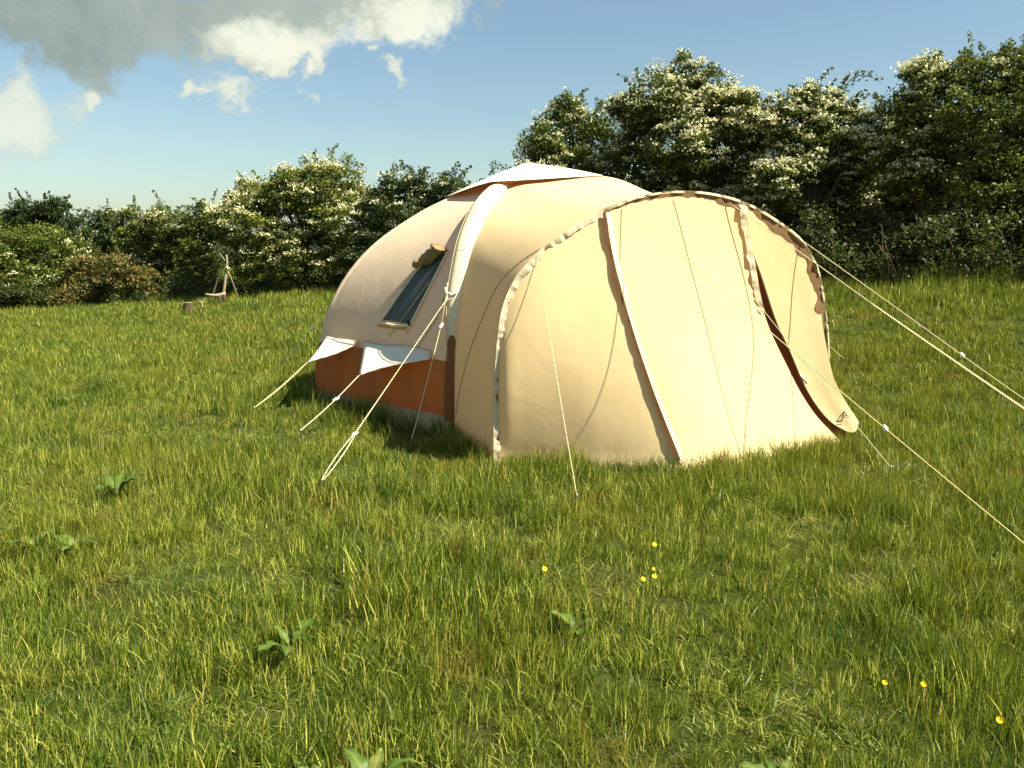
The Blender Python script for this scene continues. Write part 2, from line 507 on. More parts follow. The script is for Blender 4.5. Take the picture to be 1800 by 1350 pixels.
# inflated arch sleeves
for k in range(6):
    A = ARCH[k]
    d = cdir(k)
    up = cut(A, 0.38)
    i1 = next(i for i in range(len(up)) if (Vector((up[i][0], up[i][1], 0)) - CEN).length > 0.5)
    up = spline(up[i1:], 30)
    m_ = len(up)
    path, rr = [], []
    for i in range(m_):
        f = i / (m_ - 1)
        w = 0.105 if k == 0 else 0.05
        rads = w * (1.0 if f < 0.72 else max(0.10, 1 - (f - 0.72) / 0.28 * 0.92))
        if k == 0: rads *= min(1.0, 0.75 + f * 3) * (0.85 + 0.2 * math.exp(-((f - 0.35) / 0.25) ** 2))
        nrm = Vector((d.x, d.y, 0.5)).normalized()
        path.append(Vector(up[i]) + nrm * (0.02 if k == 0 else -0.035)); rr.append(rads)
    V, F = tube_data(path, rr, 14)
    for i in range(m_):
        for j in range(14):
            dv_ = Vector(V[i * 14 + j]) - Vector(path[i])
            V[i * 14 + j] = tuple(Vector(path[i]) + dv_ - nrm * dv_.dot(nrm) * (0.5 if k == 0 else 0.2))
    o = mesh_obj('arch_sleeve', V, F, M['sleeve'] if k == 0 else M['canvas'], tent)
    if k == 0:
        o['label'] = 'broad pale sleeve over the front left arch'
        side = Vector((-d.y, d.x, 0))     # runs along both edges
        for sgn, mm in ((1, 'seam'), (-1, 'seam')):
            pth = [Vector(up[i]) + side * sgn * rr[i] * 0.98 + Vector((d.x, d.y, 0.4)) * 0.045 for i in range(4, m_)]
            b = MB().tube(pth, 0.004, 5); b.build('edge_piping', M[mm], o)
        # zipped brown leg below the sleeve, dark and pale piping
        leg = cut(A, 0.80, False)
        MB().tube([Vector(p) + Vector((d.x, d.y, 0)) * 0.0 for p in leg], [0.05, 0.055, 0.06, 0.065, 0.07, 0.07, 0.07, 0.07], 12).build('arch_leg', M['rust'], tent)
        MB().tube([Vector(p) + AD * 0.066 + Vector((0, -0.045, 0)) for p in leg], 0.009, 6).build('corner_zip', M['dark'], tent)
        MB().tube([Vector(p) + AD * 0.050 + Vector((0, -0.06, 0)) for p in leg], 0.008, 6).build('corner_piping', M['sleeve'], tent)

# ---- vent cap
def on_arch_r(k, px, py, guess):
    """point on the vertical plane of arch k seen at the pixel"""
    d = cdir(k)
    n = Vector((-d.y, d.x, 0))
    return on_plane(px, py, CEN, n)
TIP = at_depth(925, 286, CEN.y)
cornr = [None] * 6
K1 = CEN + cdir(0) * 0.98; cornr[0] = at_depth(866, 319, K1.y)
cornr[1] = on_arch_r(1, 785, 345, 0)
cornr[5] = on_arch_r(5, 1060, 308, 0)
for k, r, z in ((2, 0.95, 2.18), (3, 0.95, 2.2), (4, 1.0, 2.22)):
    p = CEN + cdir(k) * r; cornr[k] = Vector((p.x, p.y, z))
print('cap', TIP, cornr)
def cap_mesh(dz, shrink, name, mat, lift=0.0):
    V, F = [], []
    nr, ns = 10, 12
    ring = []
    for k in range(6):
        a, b = cornr[k], cornr[(k + 1) % 6]
        for j in range(ns):
            t = j / ns
            p = a.lerp(b, t)
            s_ = math.sin(math.pi * t)
            p = p + (Vector((CEN.x, CEN.y, p.z)) - p) * 0.05 * s_
            if k == 0: p.z += 0.02 * s_
            ring.append(p)
    for i in range(nr):
        f = (i + 1) / nr
        for j, p in enumerate(ring):
            q_ = TIP.lerp(p, f * shrink)
            sag = 0.09 * math.sin(math.pi * f) * (0.6 + 0.4 * math.cos(2 * math.pi * (j % ns) / ns))
            cr = 0.045 * math.sin(math.pi * min(1, f * 1.0)) * (abs(math.cos(math.pi * (j % ns) / ns)) ** 6)
            V.append((q_.x, q_.y, q_.z - sag * 0.35 + cr + dz))
    V.append((TIP.x, TIP.y, TIP.z + dz))
    n_ = len(ring)
    for i in range(nr - 1):
        for j in range(n_):
            F.append((i * n_ + j, i * n_ + (j + 1) % n_, (i + 1) * n_ + (j + 1) % n_, (i + 1) * n_ + j))
    for j in range(n_): F.append((len(V) - 1, (j + 1) % n_, j))
    return mesh_obj(name, V, F, mat, tent)
capo = cap_mesh(0, 1.0, 'vent_cap', M['cap'])
capo['label'] = 'white peaked rain cap over the vent'
cap_mesh(-0.02, 0.985, 'vent_lining', M['rust'])

# ---- awning arch
def arch_w(t, z, off=0.0):
    p = ft0 + AD * t + AN * off
    return Vector((p.x, p.y, z))
FR = ft0.copy()
def front(px, py, off=0.0):
    return on_plane(px, py, FR + AN * off, AN)
arch_px = [(875, 800), (875, 730), (877, 660), (881, 600), (888, 550), (903, 508), (925, 476), (960, 441), (1005, 408), (1060, 376),
           (1120, 354), (1180, 344), (1240, 346), (1305, 362), (1360, 392), (1405, 428), (1432, 478), (1444, 540), (1450, 610), (1454, 690), (1456, 764)]
AP = spline([front(*p) for p in arch_px], 90)
AP[:, 2] = np.where(np.arange(90) < 1, -0.1, AP[:, 2])
# back curve of the awning roof
s_c1 = cut(ARCH[0], -0.05, True)
left_part = [Vector(p) for p in ARCH[0][::-1] if p[2] > -0.1 and (Vector((p[0], p[1], 0)) - CEN).length > 0.85]
d5 = cdir(5)
mid_part = [at_depth(905, 321, 9.0), at_depth(945, 316, 9.05), at_depth(1000, 311, 9.0), at_depth(1055, 309, 8.9), at_depth(1105, 321, 8.8)]
right_part = [Vector((1.50, 8.55, 1.95)), Vector((1.72, 8.4, 1.5)), Vector((1.80, 8.3, 1.0)), Vector((1.82, 8.25, 0.5)), Vector((1.82, 8.2, -0.1))]
lp = left_part[::3] + ([left_part[-1]] if (len(left_part) - 1) % 3 else [])
BP = spline(lp + mid_part + right_part, 90)
BP = np.array([Vector(p) + cdir(0) * 0.0 for p in BP])
# reparametrise both curves by matching landmarks (foot, top of left arch, crest, right foot)
def resample(P, keys, n=80):
    L = np.concatenate([[0], np.cumsum(np.linalg.norm(np.diff(P, axis=0), axis=1))]); L /= L[-1]
    u = np.linspace(0, 1, n)
    w = np.interp(u, [k[0] for k in keys], [k[1] for k in keys])
    return np.stack([np.interp(w, L, P[:, i]) for i in range(3)], 1)
A80 = resample(AP, [(0, 0), (1, 1)])
B80 = resample(BP, [(0, 0), (0.40, 0.42), (1, 1)])
nv = 26
V = []
for i in range(80):
    a, b = Vector(A80[i]), Vector(B80[i])
    u = i / 79
    for j in range(nv):
        t = j / (nv - 1)
        p = b.lerp(a, t)
        # fabric sags a little between the two arches
        nrm = Vector((-1 + 2 * u, 0, 1.2)).normalized()
        p = p - nrm * 0.07 * math.sin(math.pi * t) * min(1, u * 5) * min(1, (1 - u) * 5)
        V.append(tuple(p))
o = mesh_obj('awning_roof', V, grid_faces(80, nv), M['awning'], tent)
o['label'] = 'tunnel shaped awning roof between dome and arch'
# gusset seam on the awning side and eyelet stitches on top
def on_roof(u, t, lift=0.006):
    i = u * 79; j = t * (nv - 1)
    i0 = int(min(max(i, 0), 78)); j0 = int(min(max(j, 0), nv - 2))
    fi, fj = i - i0, j - j0
    g = lambda a, b: Vector(V_roof[a * nv + b])
    p = (g(i0, j0) * (1 - fi) + g(i0 + 1, j0) * fi) * (1 - fj) + (g(i0, j0 + 1) * (1 - fi) + g(i0 + 1, j0 + 1) * fi) * fj
    return p + Vector((-0.6 + u, -0.7, 0.6)).normalized() * lift
V_roof = V
MB().tube([on_roof(0.02 + 0.30 * s, 0.10 + 0.86 * s ** 1.1) for s in np.linspace(0, 1, 30)], 0.0035, 5).build('gusset_seam', M['seam'], tent)
MB().tube([on_roof(u_, 0.97) for u_ in np.linspace(0.02, 0.6, 60)], 0.003, 5).build('arch_seam', M['seam'], tent)

# awning beam at the front edge
beam = [Vector(p) + AN * (-0.035) for p in AP]
MB().tube(beam, 0.035, 10).build('awning_beam', M['awning'], tent)
# crinkled trim hanging from the beam
def ribbon(path, inward, width, wave, n_w, seed=0, nrow=5, push=0.02):
    rg = np.random.default_rng(seed + 100)
    tab = [rg.normal(0, 1, 4000) for _ in range(3)]
    def nz1(x, t):
        i = int(math.floor(x)); f = x - i; f = f * f * (3 - 2 * f)
        return tab[t][i % 4000] * (1 - f) + tab[t][(i + 1) % 4000] * f
    V = []
    n = len(path)
    L = 0
    for i, p in enumerate(path):
        if i: L += (Vector(path[i]) - Vector(path[i - 1])).length
        w = width(i / (n - 1)) if callable(width) else width
        iv = inward[i]
        q_ = n_w / 3.2
        wob = nz1(L * q_, 0) * 0.7 + nz1(L * q_ * 2.4, 1) * 0.4
        wob2 = nz1(L * q_ * 0.7, 2) * 0.8 + nz1(L * q_ * 1.9 + 50, 0) * 0.3
        for r in range(nrow):
            f = r / (nrow - 1)
            V.append(tuple(Vector(p) + iv * (w * f * (1 + 0.20 * wob2)) + AN * (push + wave * wob * f ** 0.7)))
    return V, grid_faces(n, nrow)
TR = resample(AP, [(0, 0), (1, 1)], 640)
acen = Vector(AP[45]); acen = (Vector(AP[0]) + Vector(AP[-1])) * 0.5 + Vector((0, 0, 0.9))
inw = []
for i in range(640):
    t = Vector(TR[min(i + 1, 639)]) - Vector(TR[max(i - 1, 0)])
    v = AN.cross(t).normalized()
    if v.dot(acen - Vector(TR[i])) < 0: v = -v
    inw.append(v)
def tw(f):
    a = 0.054 * (0.8 + 0.25 * math.sin(f * 60) ** 2)
    return a * (1 - sstep(0.36, 0.46, f)) + 0.016 * sstep(0.36, 0.46, f)
NT_ = 575
V, F = ribbon([Vector(p) - inw[i] * 0.035 for i, p in enumerate(TR[:NT_])], inw, lambda f: tw(f * NT_ / 640), 0.010, 46, 3, 6, 0.012)
o = mesh_obj('arch_trim', V, F, M['trim'], tent)
o['label'] = 'crinkled pale trim along the awning arch'
V, F = ribbon([Vector(p) - inw[i] * 0.02 for i, p in enumerate(TR[:NT_])], inw, lambda f: (0.03 + 0.035 * float(sstep(0.3, 0.5, f)) + 0.006 * math.sin(f * 120) + 0.012 * float(sstep(.7, .8, f)) * math.sin(f * 190)), 0.003, 30, 5, 4, 0.004)
mesh_obj('trim_lining', V, F, M['lining'], tent)

# ---- awning front wall from columns
def column(top, mids, bot, n=26, po=1.7):
    B = on_z(*bot, 0.0)
    ob = (B - FR).dot(AN)
    T = front(*top)
    ys_ = [top[1]] + [m[1] for m in mids] + [bot[1]]
    pts = [T]
    for m in mids:
        f = (m[1] - top[1]) / (bot[1] - top[1])
        pts.append(front(m[0], m[1], ob * f ** po))
    pts.append(B)
    P = spline(pts, n)
    ext = P[-1] + (P[-1] - P[-2]) / max(0.02, P[-2][2] - P[-1][2]) * 0.11
    return np.vstack([P, ext])
cols = [column((875, 600), [(875, 700)], (875, 800)),
        column((890, 545), [(888, 640), (888, 720)], (892, 800)),
        column((925, 474), [(922, 600), (924, 700)], (930, 801)),
        column((960, 438), [(963, 560), (972, 680)], (985, 803)),
        column((1005, 405), [(1018, 540), (1038, 680)], (1066, 806)),
        column((1060, 374), [(1073, 450), (1105, 570), (1145, 690)], (1192, 809)),
        column((1120, 352), [(1137, 470), (1165, 620), (1195, 720)], (1232, 806)),
        column((1180, 342), [(1192, 480), (1220, 640), (1250, 730)], (1290, 799)),
        column((1240, 344), [(1258, 480), (1288, 640), (1325, 730)], (1370, 787)),
        column((1308, 360), [(1326, 470), (1337, 530), (1354, 581), (1382, 640), (1407, 689), (1435, 731)], (1474, 772))]
for ci_, cl_ in enumerate(cols):
    bu = 0.13 * math.sin(math.pi * ci_ / 9) ** 0.6
    for ri_ in range(len(cl_) - 1):
        o_ = Vector((0, 0, CAMZ)); p_ = Vector(cl_[ri_])
        # belly of the cloth towards the viewer's side, height profile zero at top and foot
        k_ = bu * math.sin(math.pi * ri_ / (len(cl_) - 2)) / abs((p_ - o_).normalized().dot(AN))
        cl_[ri_] = p_ - (p_ - o_).normalized() * k_
CC = np.array(cols)                      # columns x rows x 3
nr = CC.shape[1]
NU = 110
rows = []
for r in range(nr): rows.append(spline(CC[:, r, :], NU))
FW = np.array(rows)                      # rows x NU x 3
V = [tuple(p) for row in FW for p in row]
o = mesh_obj('front_wall', V, grid_faces(nr, NU), M['awning'], tent)
o['label'] = 'sunlit cream front wall of the awning'
# door seam = column 5
def along(col, lift=0.012, dx=0.0):
    return [Vector(p) + AN * lift + AD * dx for p in spline(col, 160)]
S1 = along(cols[5][:-1], 0.012)
side = [AD * -1 for _ in S1]
V, F = ribbon([p + AD * 0.012 for p in S1], [-AD for _ in S1], 0.026, 0.005, 28, 9, 4, 0.014)
mesh_obj('door_zip_strip', V, F, M['zipbrown'], tent)['label'] = 'rust brown zip strip beside the door'
V, F = ribbon([p + AD * 0.014 for p in S1], [AD for _ in S1], 0.032, 0.003, 24, 12, 4, 0.018)
mesh_obj('door_zip_cover', V, F, M['sleeve'], tent)['label'] = 'white zip cover beside the door'
S2 = along(cols[9][:-1], 0.014)[:62]
V, F = ribbon(S2, [-AD for _ in S2], 0.055, 0.010, 55, 19, 5, 0.012)
mesh_obj('door_zip_cover', V, F, M['trim'], tent)['label'] = 'crinkled white zip cover above the opening'

# ---- right hand door flap, pulled outwards at the bottom
def fcol(pts):
    return spline([front(px, py, off) for px, py, off in pts], 34)
fc = [fcol([(1308, 360, 0.005), (1322, 440, 0.008), (1337, 482, 0.01), (1365, 567, 0.012), (1389, 619, 0.014), (1414, 678, 0.018), (1438, 717, 0.022), (1462, 743, 0.03), (1488, 758, 0.04)]),
      fcol([(1345, 382, 0.0), (1358, 450, 0.0), (1370, 520, 0.006), (1394, 590, 0.01), (1422, 655, 0.015), (1450, 705, 0.02), (1476, 740, 0.03), (1496, 760, 0.045)]),
      fcol([(1395, 418, 0.0), (1404, 470, 0.0), (1412, 540, 0.0), (1427, 610, 0.01), (1448, 665, 0.02), (1473, 710, 0.03), (1493, 738, 0.04), (1504, 758, 0.045)]),
      fcol([(1436, 485, 0.0), (1442, 530, 0.0), (1446, 570, 0.01), (1455, 620, 0.02), (1466, 665, 0.03), (1486, 705, 0.03), (1501, 728, 0.03), (1510, 742, 0.03)])]
FC = np.array(fc)
V = []
for r in range(34):
    for p in spline(FC[:, r, :], 24): V.append(tuple(p))
df = mesh_obj('door_flap', V, grid_faces(34, 24), M['awning'], tent)
df['label'] = 'door flap folded outwards beside the dark opening'
MB().tube([Vector(p) + AN * 0.004 for p in FC[0]], 0.008, 6).build('hem', M['seam'], df)
MB().tube([Vector(FC[0][21]) + AN * 0.02, Vector(FC[0][22]) + AN * 0.03 + AD * 0.02], 0.012, 8).build('toggle', M['plastic'], df)
# small printed emblem near the hem of the flap: a triangle mark with a short line under it
from mathutils.bvhtree import BVHTree
_h = BVHTree.FromPolygons([Vector(v) for v in V], grid_faces(34, 24)).ray_cast(Vector((0, 0, CAMZ)), ray(1483, 727).normalized())
ec = _h[0] - AN * 0.008
ex, ez = AD * 0.03, (Vector((0, 0, 1)) * 0.9 - AN * 0.6).normalized() * 0.032
E = MB()
tri = [ec + ez, ec - ex - ez * 0.6, ec + ex - ez * 0.6]
tri_i = [ec + ez * 0.35, ec - ex * 0.45 - ez * 0.3, ec + ex * 0.45 - ez * 0.3]
VV = [v + AN * 0.02 for v in tri + tri_i]
E.add(VV, [(0, 1, 4, 3), (1, 2, 5, 4), (2, 0, 3, 5)])
E.add([ec - ex - ez * 0.85 + AN * 0.02, ec + ex * 1.2 - ez * 0.85 + AN * 0.02, ec + ex * 1.2 - ez * 1.05 + AN * 0.02, ec - ex - ez * 1.05 + AN * 0.02], [(0, 1, 2, 3)])
E.build('printed_emblem', M['ink'], df, smooth=False)

il = [(1318, 430), (1334, 530), (1352, 590), (1380, 650), (1405, 700), (1435, 745), (1466, 778)]  # added dark cloth backing, stands in for the shaded interior behind the slit
ir = [(1345, 430), (1365, 530), (1392, 590), (1418, 650), (1446, 700), (1474, 738), (1492, 768)]
V = []
for f_ in np.linspace(0, 1, 24):
    l_ = spline([(a, b_, 0) for a, b_ in il], 24)[int(round(f_ * 23))]; r_ = spline([(a, b_, 0) for a, b_ in ir], 24)[int(round(f_ * 23))]
    for g_ in np.linspace(0, 1, 8):
        q_ = l_ * (1 - g_) + r_ * g_
        V.append(tuple(front(q_[0], q_[1], 0.004 - 0.03 * (1 - f_))))
mesh_obj('slit_backing', V, grid_faces(24, 8), M['curtain'], tent)['label'] = 'dark red brown cloth added behind the slit to keep it dark'
# ---- inner curtain seen through the opening (rust cloth, widened and darkened so the interior reads dark)
V = []
for r in range(20):
    for j in range(30):
        t = 1.1 + j / 29 * 1.62
        zt = min(1.5, float(np.interp(t, [1.1, 2.2, 2.5, 2.75], [1.5, 1.5, 1.25, 0.85])))
        z = zt - r / 19 * (zt + 0.06)
        p = ft0 + AD * t - AN * (float(np.interp(t, [1.1, 2.0, 2.7], [0.32, 0.3, 0.1])) + 0.03 * math.sin(j * 1.3) + 0.0 * r)
        V.append((p.x, p.y, z))
mesh_obj('inner_curtain', V, grid_faces(20, 30), M['curtain'], tent)
gp = [ft0 - AN * 0.1 + AD * 0.1, ft1 - AN * 0.1 - AD * 0.1, Vector((1.8, 8.3, 0)), C1.copy()]
mesh_obj('awning_floor', [(p.x, p.y, -0.06) for p in gp], [(0, 1, 2, 3)], M['ground_sheet'], tent, smooth=False)

# ---- window on the left panel
d0, d1 = cdir(0), cdir(1)
pa = Vector(cut(ARCH[0], 0.6)[-1]); pb = Vector(cut(ARCH[1], 0.6)[-1])
RA, RB = cut(ARCH[0], BOTZ), cut(ARCH[1], BOTZ)
panelV, panelF = panel(RA, RB, 0.03)
from mathutils.bvhtree import BVHTree
bvh = BVHTree.FromPolygons([Vector(v) for v in panelV], panelF)
def on_panel(px, py, lift=0.0):
    o_ = Vector((0, 0, CAMZ)); d = ray(px, py).normalized()
    h = bvh.ray_cast(o_, d)
    if h[0] is None: return at_depth(px, py, 8.6)
    n = h[1]
    if n.dot(d) > 0: n = -n
    return h[0] + n * lift
def panel_quad(tl, tr, br, bl, lift, n=12, m=8):
    V = []
    for i in range(n):
        a = i / (n - 1)
        l = (tl[0] + (bl[0] - tl[0]) * a, tl[1] + (bl[1] - tl[1]) * a)
        r = (tr[0] + (br[0] - tr[0]) * a, tr[1] + (br[1] - tr[1]) * a)
        for j in range(m):
            b = j / (m - 1)
            V.append(tuple(on_panel(l[0] + (r[0] - l[0]) * b, l[1] + (r[1] - l[1]) * b, lift)))
    return V, grid_faces(n, m)
TLw, TRw, BRw, BLw = (742, 468), (787, 446), (721, 570), (673, 562)
V, F = panel_quad(TLw, TRw, BRw, BLw, 0.012)
win = mesh_obj('window', V, F, M['net'], tent)
win['label'] = 'dark mesh window with its cover rolled up'
fr = MB()
def ppath(pts, lift, n=14):
    P = []
    for a, b in zip(pts[:-1], pts[1:]):
        for i in range(n): P.append(on_panel(a[0] + (b[0] - a[0]) * i / n, a[1] + (b[1] - a[1]) * i / n, lift))
    P.append(on_panel(*pts[-1], lift))
    return P
fr.tube(ppath([(740, 468), (668, 570)], 0.016), 0.011, 6)
fr.tube(ppath([(789, 444), (716, 586)], 0.016), 0.011, 6)
fr.tube(ppath([(668, 567), (695, 573), (722, 572)], 0.018), 0.016, 6)
fr.build('window_frame', M['sleeve'], win)
V, F = panel_quad((668, 568), (720, 573), (717, 581), (664, 575), 0.010, 4, 8)
mesh_obj('window_band', V, F, M['band'], win)
b = MB()
b.tube(ppath([(700, 575), (683, 592)], 0.012), 0.005, 5)
b.tube(ppath([(757, 497), (704, 570)], 0.018), 0.006, 5)
b.tube(ppath([(735, 472), (707, 508)], 0.014), 0.006, 5)
b.build('window_tie', M['seam'], win)
MB().tube([on_panel(720, 566, 0.02), on_panel(724, 572, 0.03)], 0.014, 8).build('toggle', M['dark'], win)
# rolled cover: a lumpy roll from lower left to upper right with a flared open end
rc = [on_panel(731, 472, 0.03), on_panel(738, 468, 0.045), on_panel(746, 466, 0.04), on_panel(757, 462, 0.06), on_panel(768, 454, 0.065), on_panel(777, 447, 0.06), on_panel(781, 443, 0.075)]
pth = spline(rc, 36)
V, F = tube_data([Vector(p) for p in pth], 1.0, 18, cap=True)
V = []
rprof = np.interp(np.linspace(0, 1, 36), [0, .08, .2, .27, .4, .7, .85, .93, 1], [.012, .036, .04, .026, .048, .062, .066, .07, .08])
tmpV, F = tube_data([Vector(p) for p in pth], [1.0] * 36, 18, cap=False)
for i in range(36):
    for j in range(18):
        c_ = Vector(pth[i]); dirv = Vector(tmpV[i * 18 + j]) - c_
        fold = 1 + 0.16 * math.sin(j * 1.4 + i * 0.35) + 0.08 * math.sin(j * 2.9 - i * 0.6)
        V.append(tuple(c_ + dirv * rprof[i] * fold))
# inner spiral end
for j in range(18):
    c_ = Vector(pth[35]); dirv = Vector(tmpV[35 * 18 + j]) - c_
    V.append(tuple(c_ + dirv * rprof[35] * 0.55 - (Vector(pth[35]) - Vector(pth[33])) * 0.3))
F = F + [(35 * 18 + j, 35 * 18 + (j + 1) % 18, 36 * 18 + (j + 1) % 18, 36 * 18 + j) for j in range(18)] + [tuple(36 * 18 + j for j in range(18))]
mesh_obj('rolled_cover', V, F, M['brown_roll'], win)

# faint panel seams
b = MB()
b.tube(ppath([(836, 378), (812, 430), (790, 500), (768, 560), (735, 610)], 0.004, 12), 0.0035, 5)
b.build('panel_seam', M['seam'], tent)
for pts in ([(822, 372), (830, 375), (838, 371), (843, 366)], [(804, 440), (812, 441), (818, 436), (822, 432)]):
    MB().tube(spline([at_depth(px, py, CEN.y - 1.62 if py < 400 else CEN.y - 2.0) for px, py in pts], 10), 0.0045, 5).build('sleeve_tie', M['seam'], tent)

# ---- two white corner flaps pulled out by guy ropes
def flap(name, top, tip, rightlow, mid, label, nseg=14):
    """top: list of pixels along the sewn edge; tip pixel pulled out to a point"""
    T = [on_panel(px, py, 0.012) for px, py in top]
    T = spline(T, 16)
    return T
def px_lower(px, py, out_=0.0):
    """on the lower wall plane C1-C2, pushed outwards"""
    n = Vector((-(C2 - C1).y, (C2 - C1).x, 0)).normalized()
    if n.dot(CEN - C1) > 0: n = -n
    return on_plane(px, py, C1 + n * out_, n)
def flap_mesh(top, bot, outs, label):
    nt = 20
    T = spline([px_lower(px, py, -0.03) for px, py in top], nt)
    B = spline([px_lower(px, py, o_) for (px, py), o_ in zip(bot, outs)], nt)
    V = []
    rowsn = 12
    for r in range(rowsn):
        f = r / (rowsn - 1)
        for j in range(nt):
            p = Vector(T[j]).lerp(Vector(B[j]), f)
            k_ = math.sin(math.pi * f)
            p.z -= 0.015 * k_; p.z += 0.002 * math.sin(j * 1.7 + 3 * f) * f
            V.append(tuple(p))
    o = mesh_obj('rain_flap', V, grid_faces(rowsn, nt), M['flap'], tent)
    o['label'] = label
    md = o.modifiers.new('s', 'SOLIDIFY'); md.thickness = 0.005; md.offset = 0
    return Vector(B[0])
tipA = flap_mesh([(574, 591), (590, 595), (610, 597), (628, 599)], [(540, 637), (556, 632), (590, 622), (624, 607)], [0.36, 0.29, 0.14, 0.02], 'left white rain flap pulled out to a point')
tipB = flap_mesh([(641, 599), (675, 604), (715, 607), (757, 616)], [(631, 660), (662, 650), (705, 640), (754, 632)], [0.34, 0.24, 0.15, 0.07], 'right white rain flap, wider, reaching the arch')
fb = MB()
fb.tube(spline([px_lower(px, py, o_) for px, py, o_ in ((574, 591, -.015), (583, 596, -.01), (600, 594, -.01), (628, 599, -.01))], 16), 0.004, 5)
fb.tube(spline([px_lower(px, py, o_) for px, py, o_ in ((641, 599, -.01), (672, 606, -.01), (715, 607, -.01), (757, 616, -.01))], 16), 0.004, 5)
fb.build('flap_stitching', M['seam'], tent)

# ---- guy ropes (parts of the tent): rope > slider, peg
def guy(pts, mat='rope', rad=0.0042, slider=None, double_from=None, peg=True, sag=0.01, label=None):
    P = [Vector(p) for p in pts]
    path = spline(P, 40) if len(P) > 2 else np.array([tuple(P[0].lerp(P[1], i / 39) - Vector((0, 0, 1.8 * sag * math.sin(math.pi * i / 39)))) for i in range(40)])
    b = MB()
    if double_from is None:
        b.tube(path, rad, 6)
    else:
        i0 = int(double_from * 39)
        b.tube(path[:i0 + 1], rad, 6)
        dv = Vector(path[39]) - Vector(path[i0])
        sv = dv.cross(Vector((0, 0, 1))).normalized()
        for s_ in (-1, 1):
            pp = []
            for i in range(i0, 40):
                f = (i - i0) / (39 - i0)
                w = 0.02 * (math.sin(math.pi * min(f * 1.0, 1)) ** 0.5 if 0 < f < 1 else 0)
                pp.append(Vector(path[i]) + sv * w * s_)
            b.tube(pp, rad, 6)
    o = b.build('guy_rope', M[mat], tent)
    if label: o['label'] = label
    if slider is not None:
        c_ = Vector(path[int(slider * 39)]); dv = (Vector(path[min(39, int(slider * 39) + 1)]) - c_).normalized()
        MB().tube([c_ - dv * 0.025 + Vector((0.012, 0, 0)), c_ + dv * 0.006, c_ + dv * 0.028 - Vector((0.014, 0, 0))], [0.010, 0.016, 0.012], 8).build('slider', M['plastic'], o)
    if peg:
        e_ = Vector(path[39])
        MB().tube([e_ + Vector((0, 0, 0.015)), e_ + Vector((0, 0, 0.0)), e_ - Vector((0, 0, 0.18))], [0.006, 0.006, 0.003], 6).build('peg', M['steel'], o)
    return o
def gpt(px, py, z=None):
    p = on_z(px, py, 0.0)
    return p if z is None else on_z(px, py, z)
ring = at_depth(787, 523, 7.55)
guy([ring, at_depth(646, 730, 6.75), gpt(566, 845)], rad=0.0042, slider=0.66, double_from=0.66, label='thick pale rope from the arch ring to its slider')
guy([at_depth(775, 573, 7.4), gpt(724, 770)], rad=0.004, slider=0.02, label='steep rope close to the arch leg')
MB().tube([ring + Vector((0, 0, 0.13)), ring + Vector((-0.012, 0, 0.02)), at_depth(775, 573, 7.4)], 0.0045, 6).build('sleeve_cord', M['rope'], tent)
# ring bracket on the sleeve
rb = []
for i in range(16):
    a = 2 * math.pi * i / 15
    rb.append(ring + Vector((math.cos(a) * 0.022 + 0.01, 0, math.sin(a) * 0.03 + 0.01)))
b = MB(); b.tube(rb, 0.010, 6)
b.tube([ring + Vector((0.02, 0, 0.0)), ring + Vector((0.07, 0.01, 0.05)), ring + Vector((0.1, 0.04, 0.07))], [0.014, 0.014, 0.008], 8)
b.tube([ring + Vector((-0.02, 0, 0.03)), ring + Vector((-0.02, 0, 0.09))], 0.008, 8)
b.build('rope_bracket', M['plastic'], tent)
guy([tipB, gpt(528, 757)], rad=0.0045, slider=0.42, label='rope from the right rain flap')
guy([tipA, gpt(447, 717)], rad=0.004, double_from=0.03, label='doubled rope from the left rain flap')
guy([at_depth(578, 548, 9.3), gpt(450, 678)], rad=0.0035, slider=0.22, label='thin rope behind the left rain flap')
guy([at_depth(566, 570, 9.4), gpt(532, 628)], rad=0.0025, label='thin short rope at the left edge of the dome')
# awning ropes
guy([front(945, 456, 0.02), gpt(1014, 872)], rad=0.0025, label='thin rope falling in front of the left of the awning')
guy([front(1097, 362, 0.02), gpt(1812, 965)], rad=0.003, mat='rope_yellow', slider=0.74, label='yellow rope running to the lower right')
guy([front(1187, 347, 0.02), gpt(1566, 822)], rad=0.0027, label='thin rope crossing in front of the door opening')
far_r = Vector((4.2, 5.6, -0.05))
def toward(px, py, Y): return at_depth(px, py, Y)
guy([front(1281, 356, 0.02), toward(1438, 466, 6.6), toward(1560, 553, 6.1), toward(1880, 772, 5.2), gpt(2050, 880)], rad=0.0036, mat='rope', double_from=0.42, label='doubled rope from the top right of the arch')
guy([front(1412, 424, 0.02), toward(1560, 530, 6.6), toward(1860, 742, 5.6), gpt(2060, 862)], rad=0.0033, mat='rope', slider=0.5, label='upper rope at the right of the arch')
guy([at_depth(1440, 592, 7.9), gpt(1505, 645)], rad=0.003, mat='rope_yellow', label='short rope behind the right of the awning')

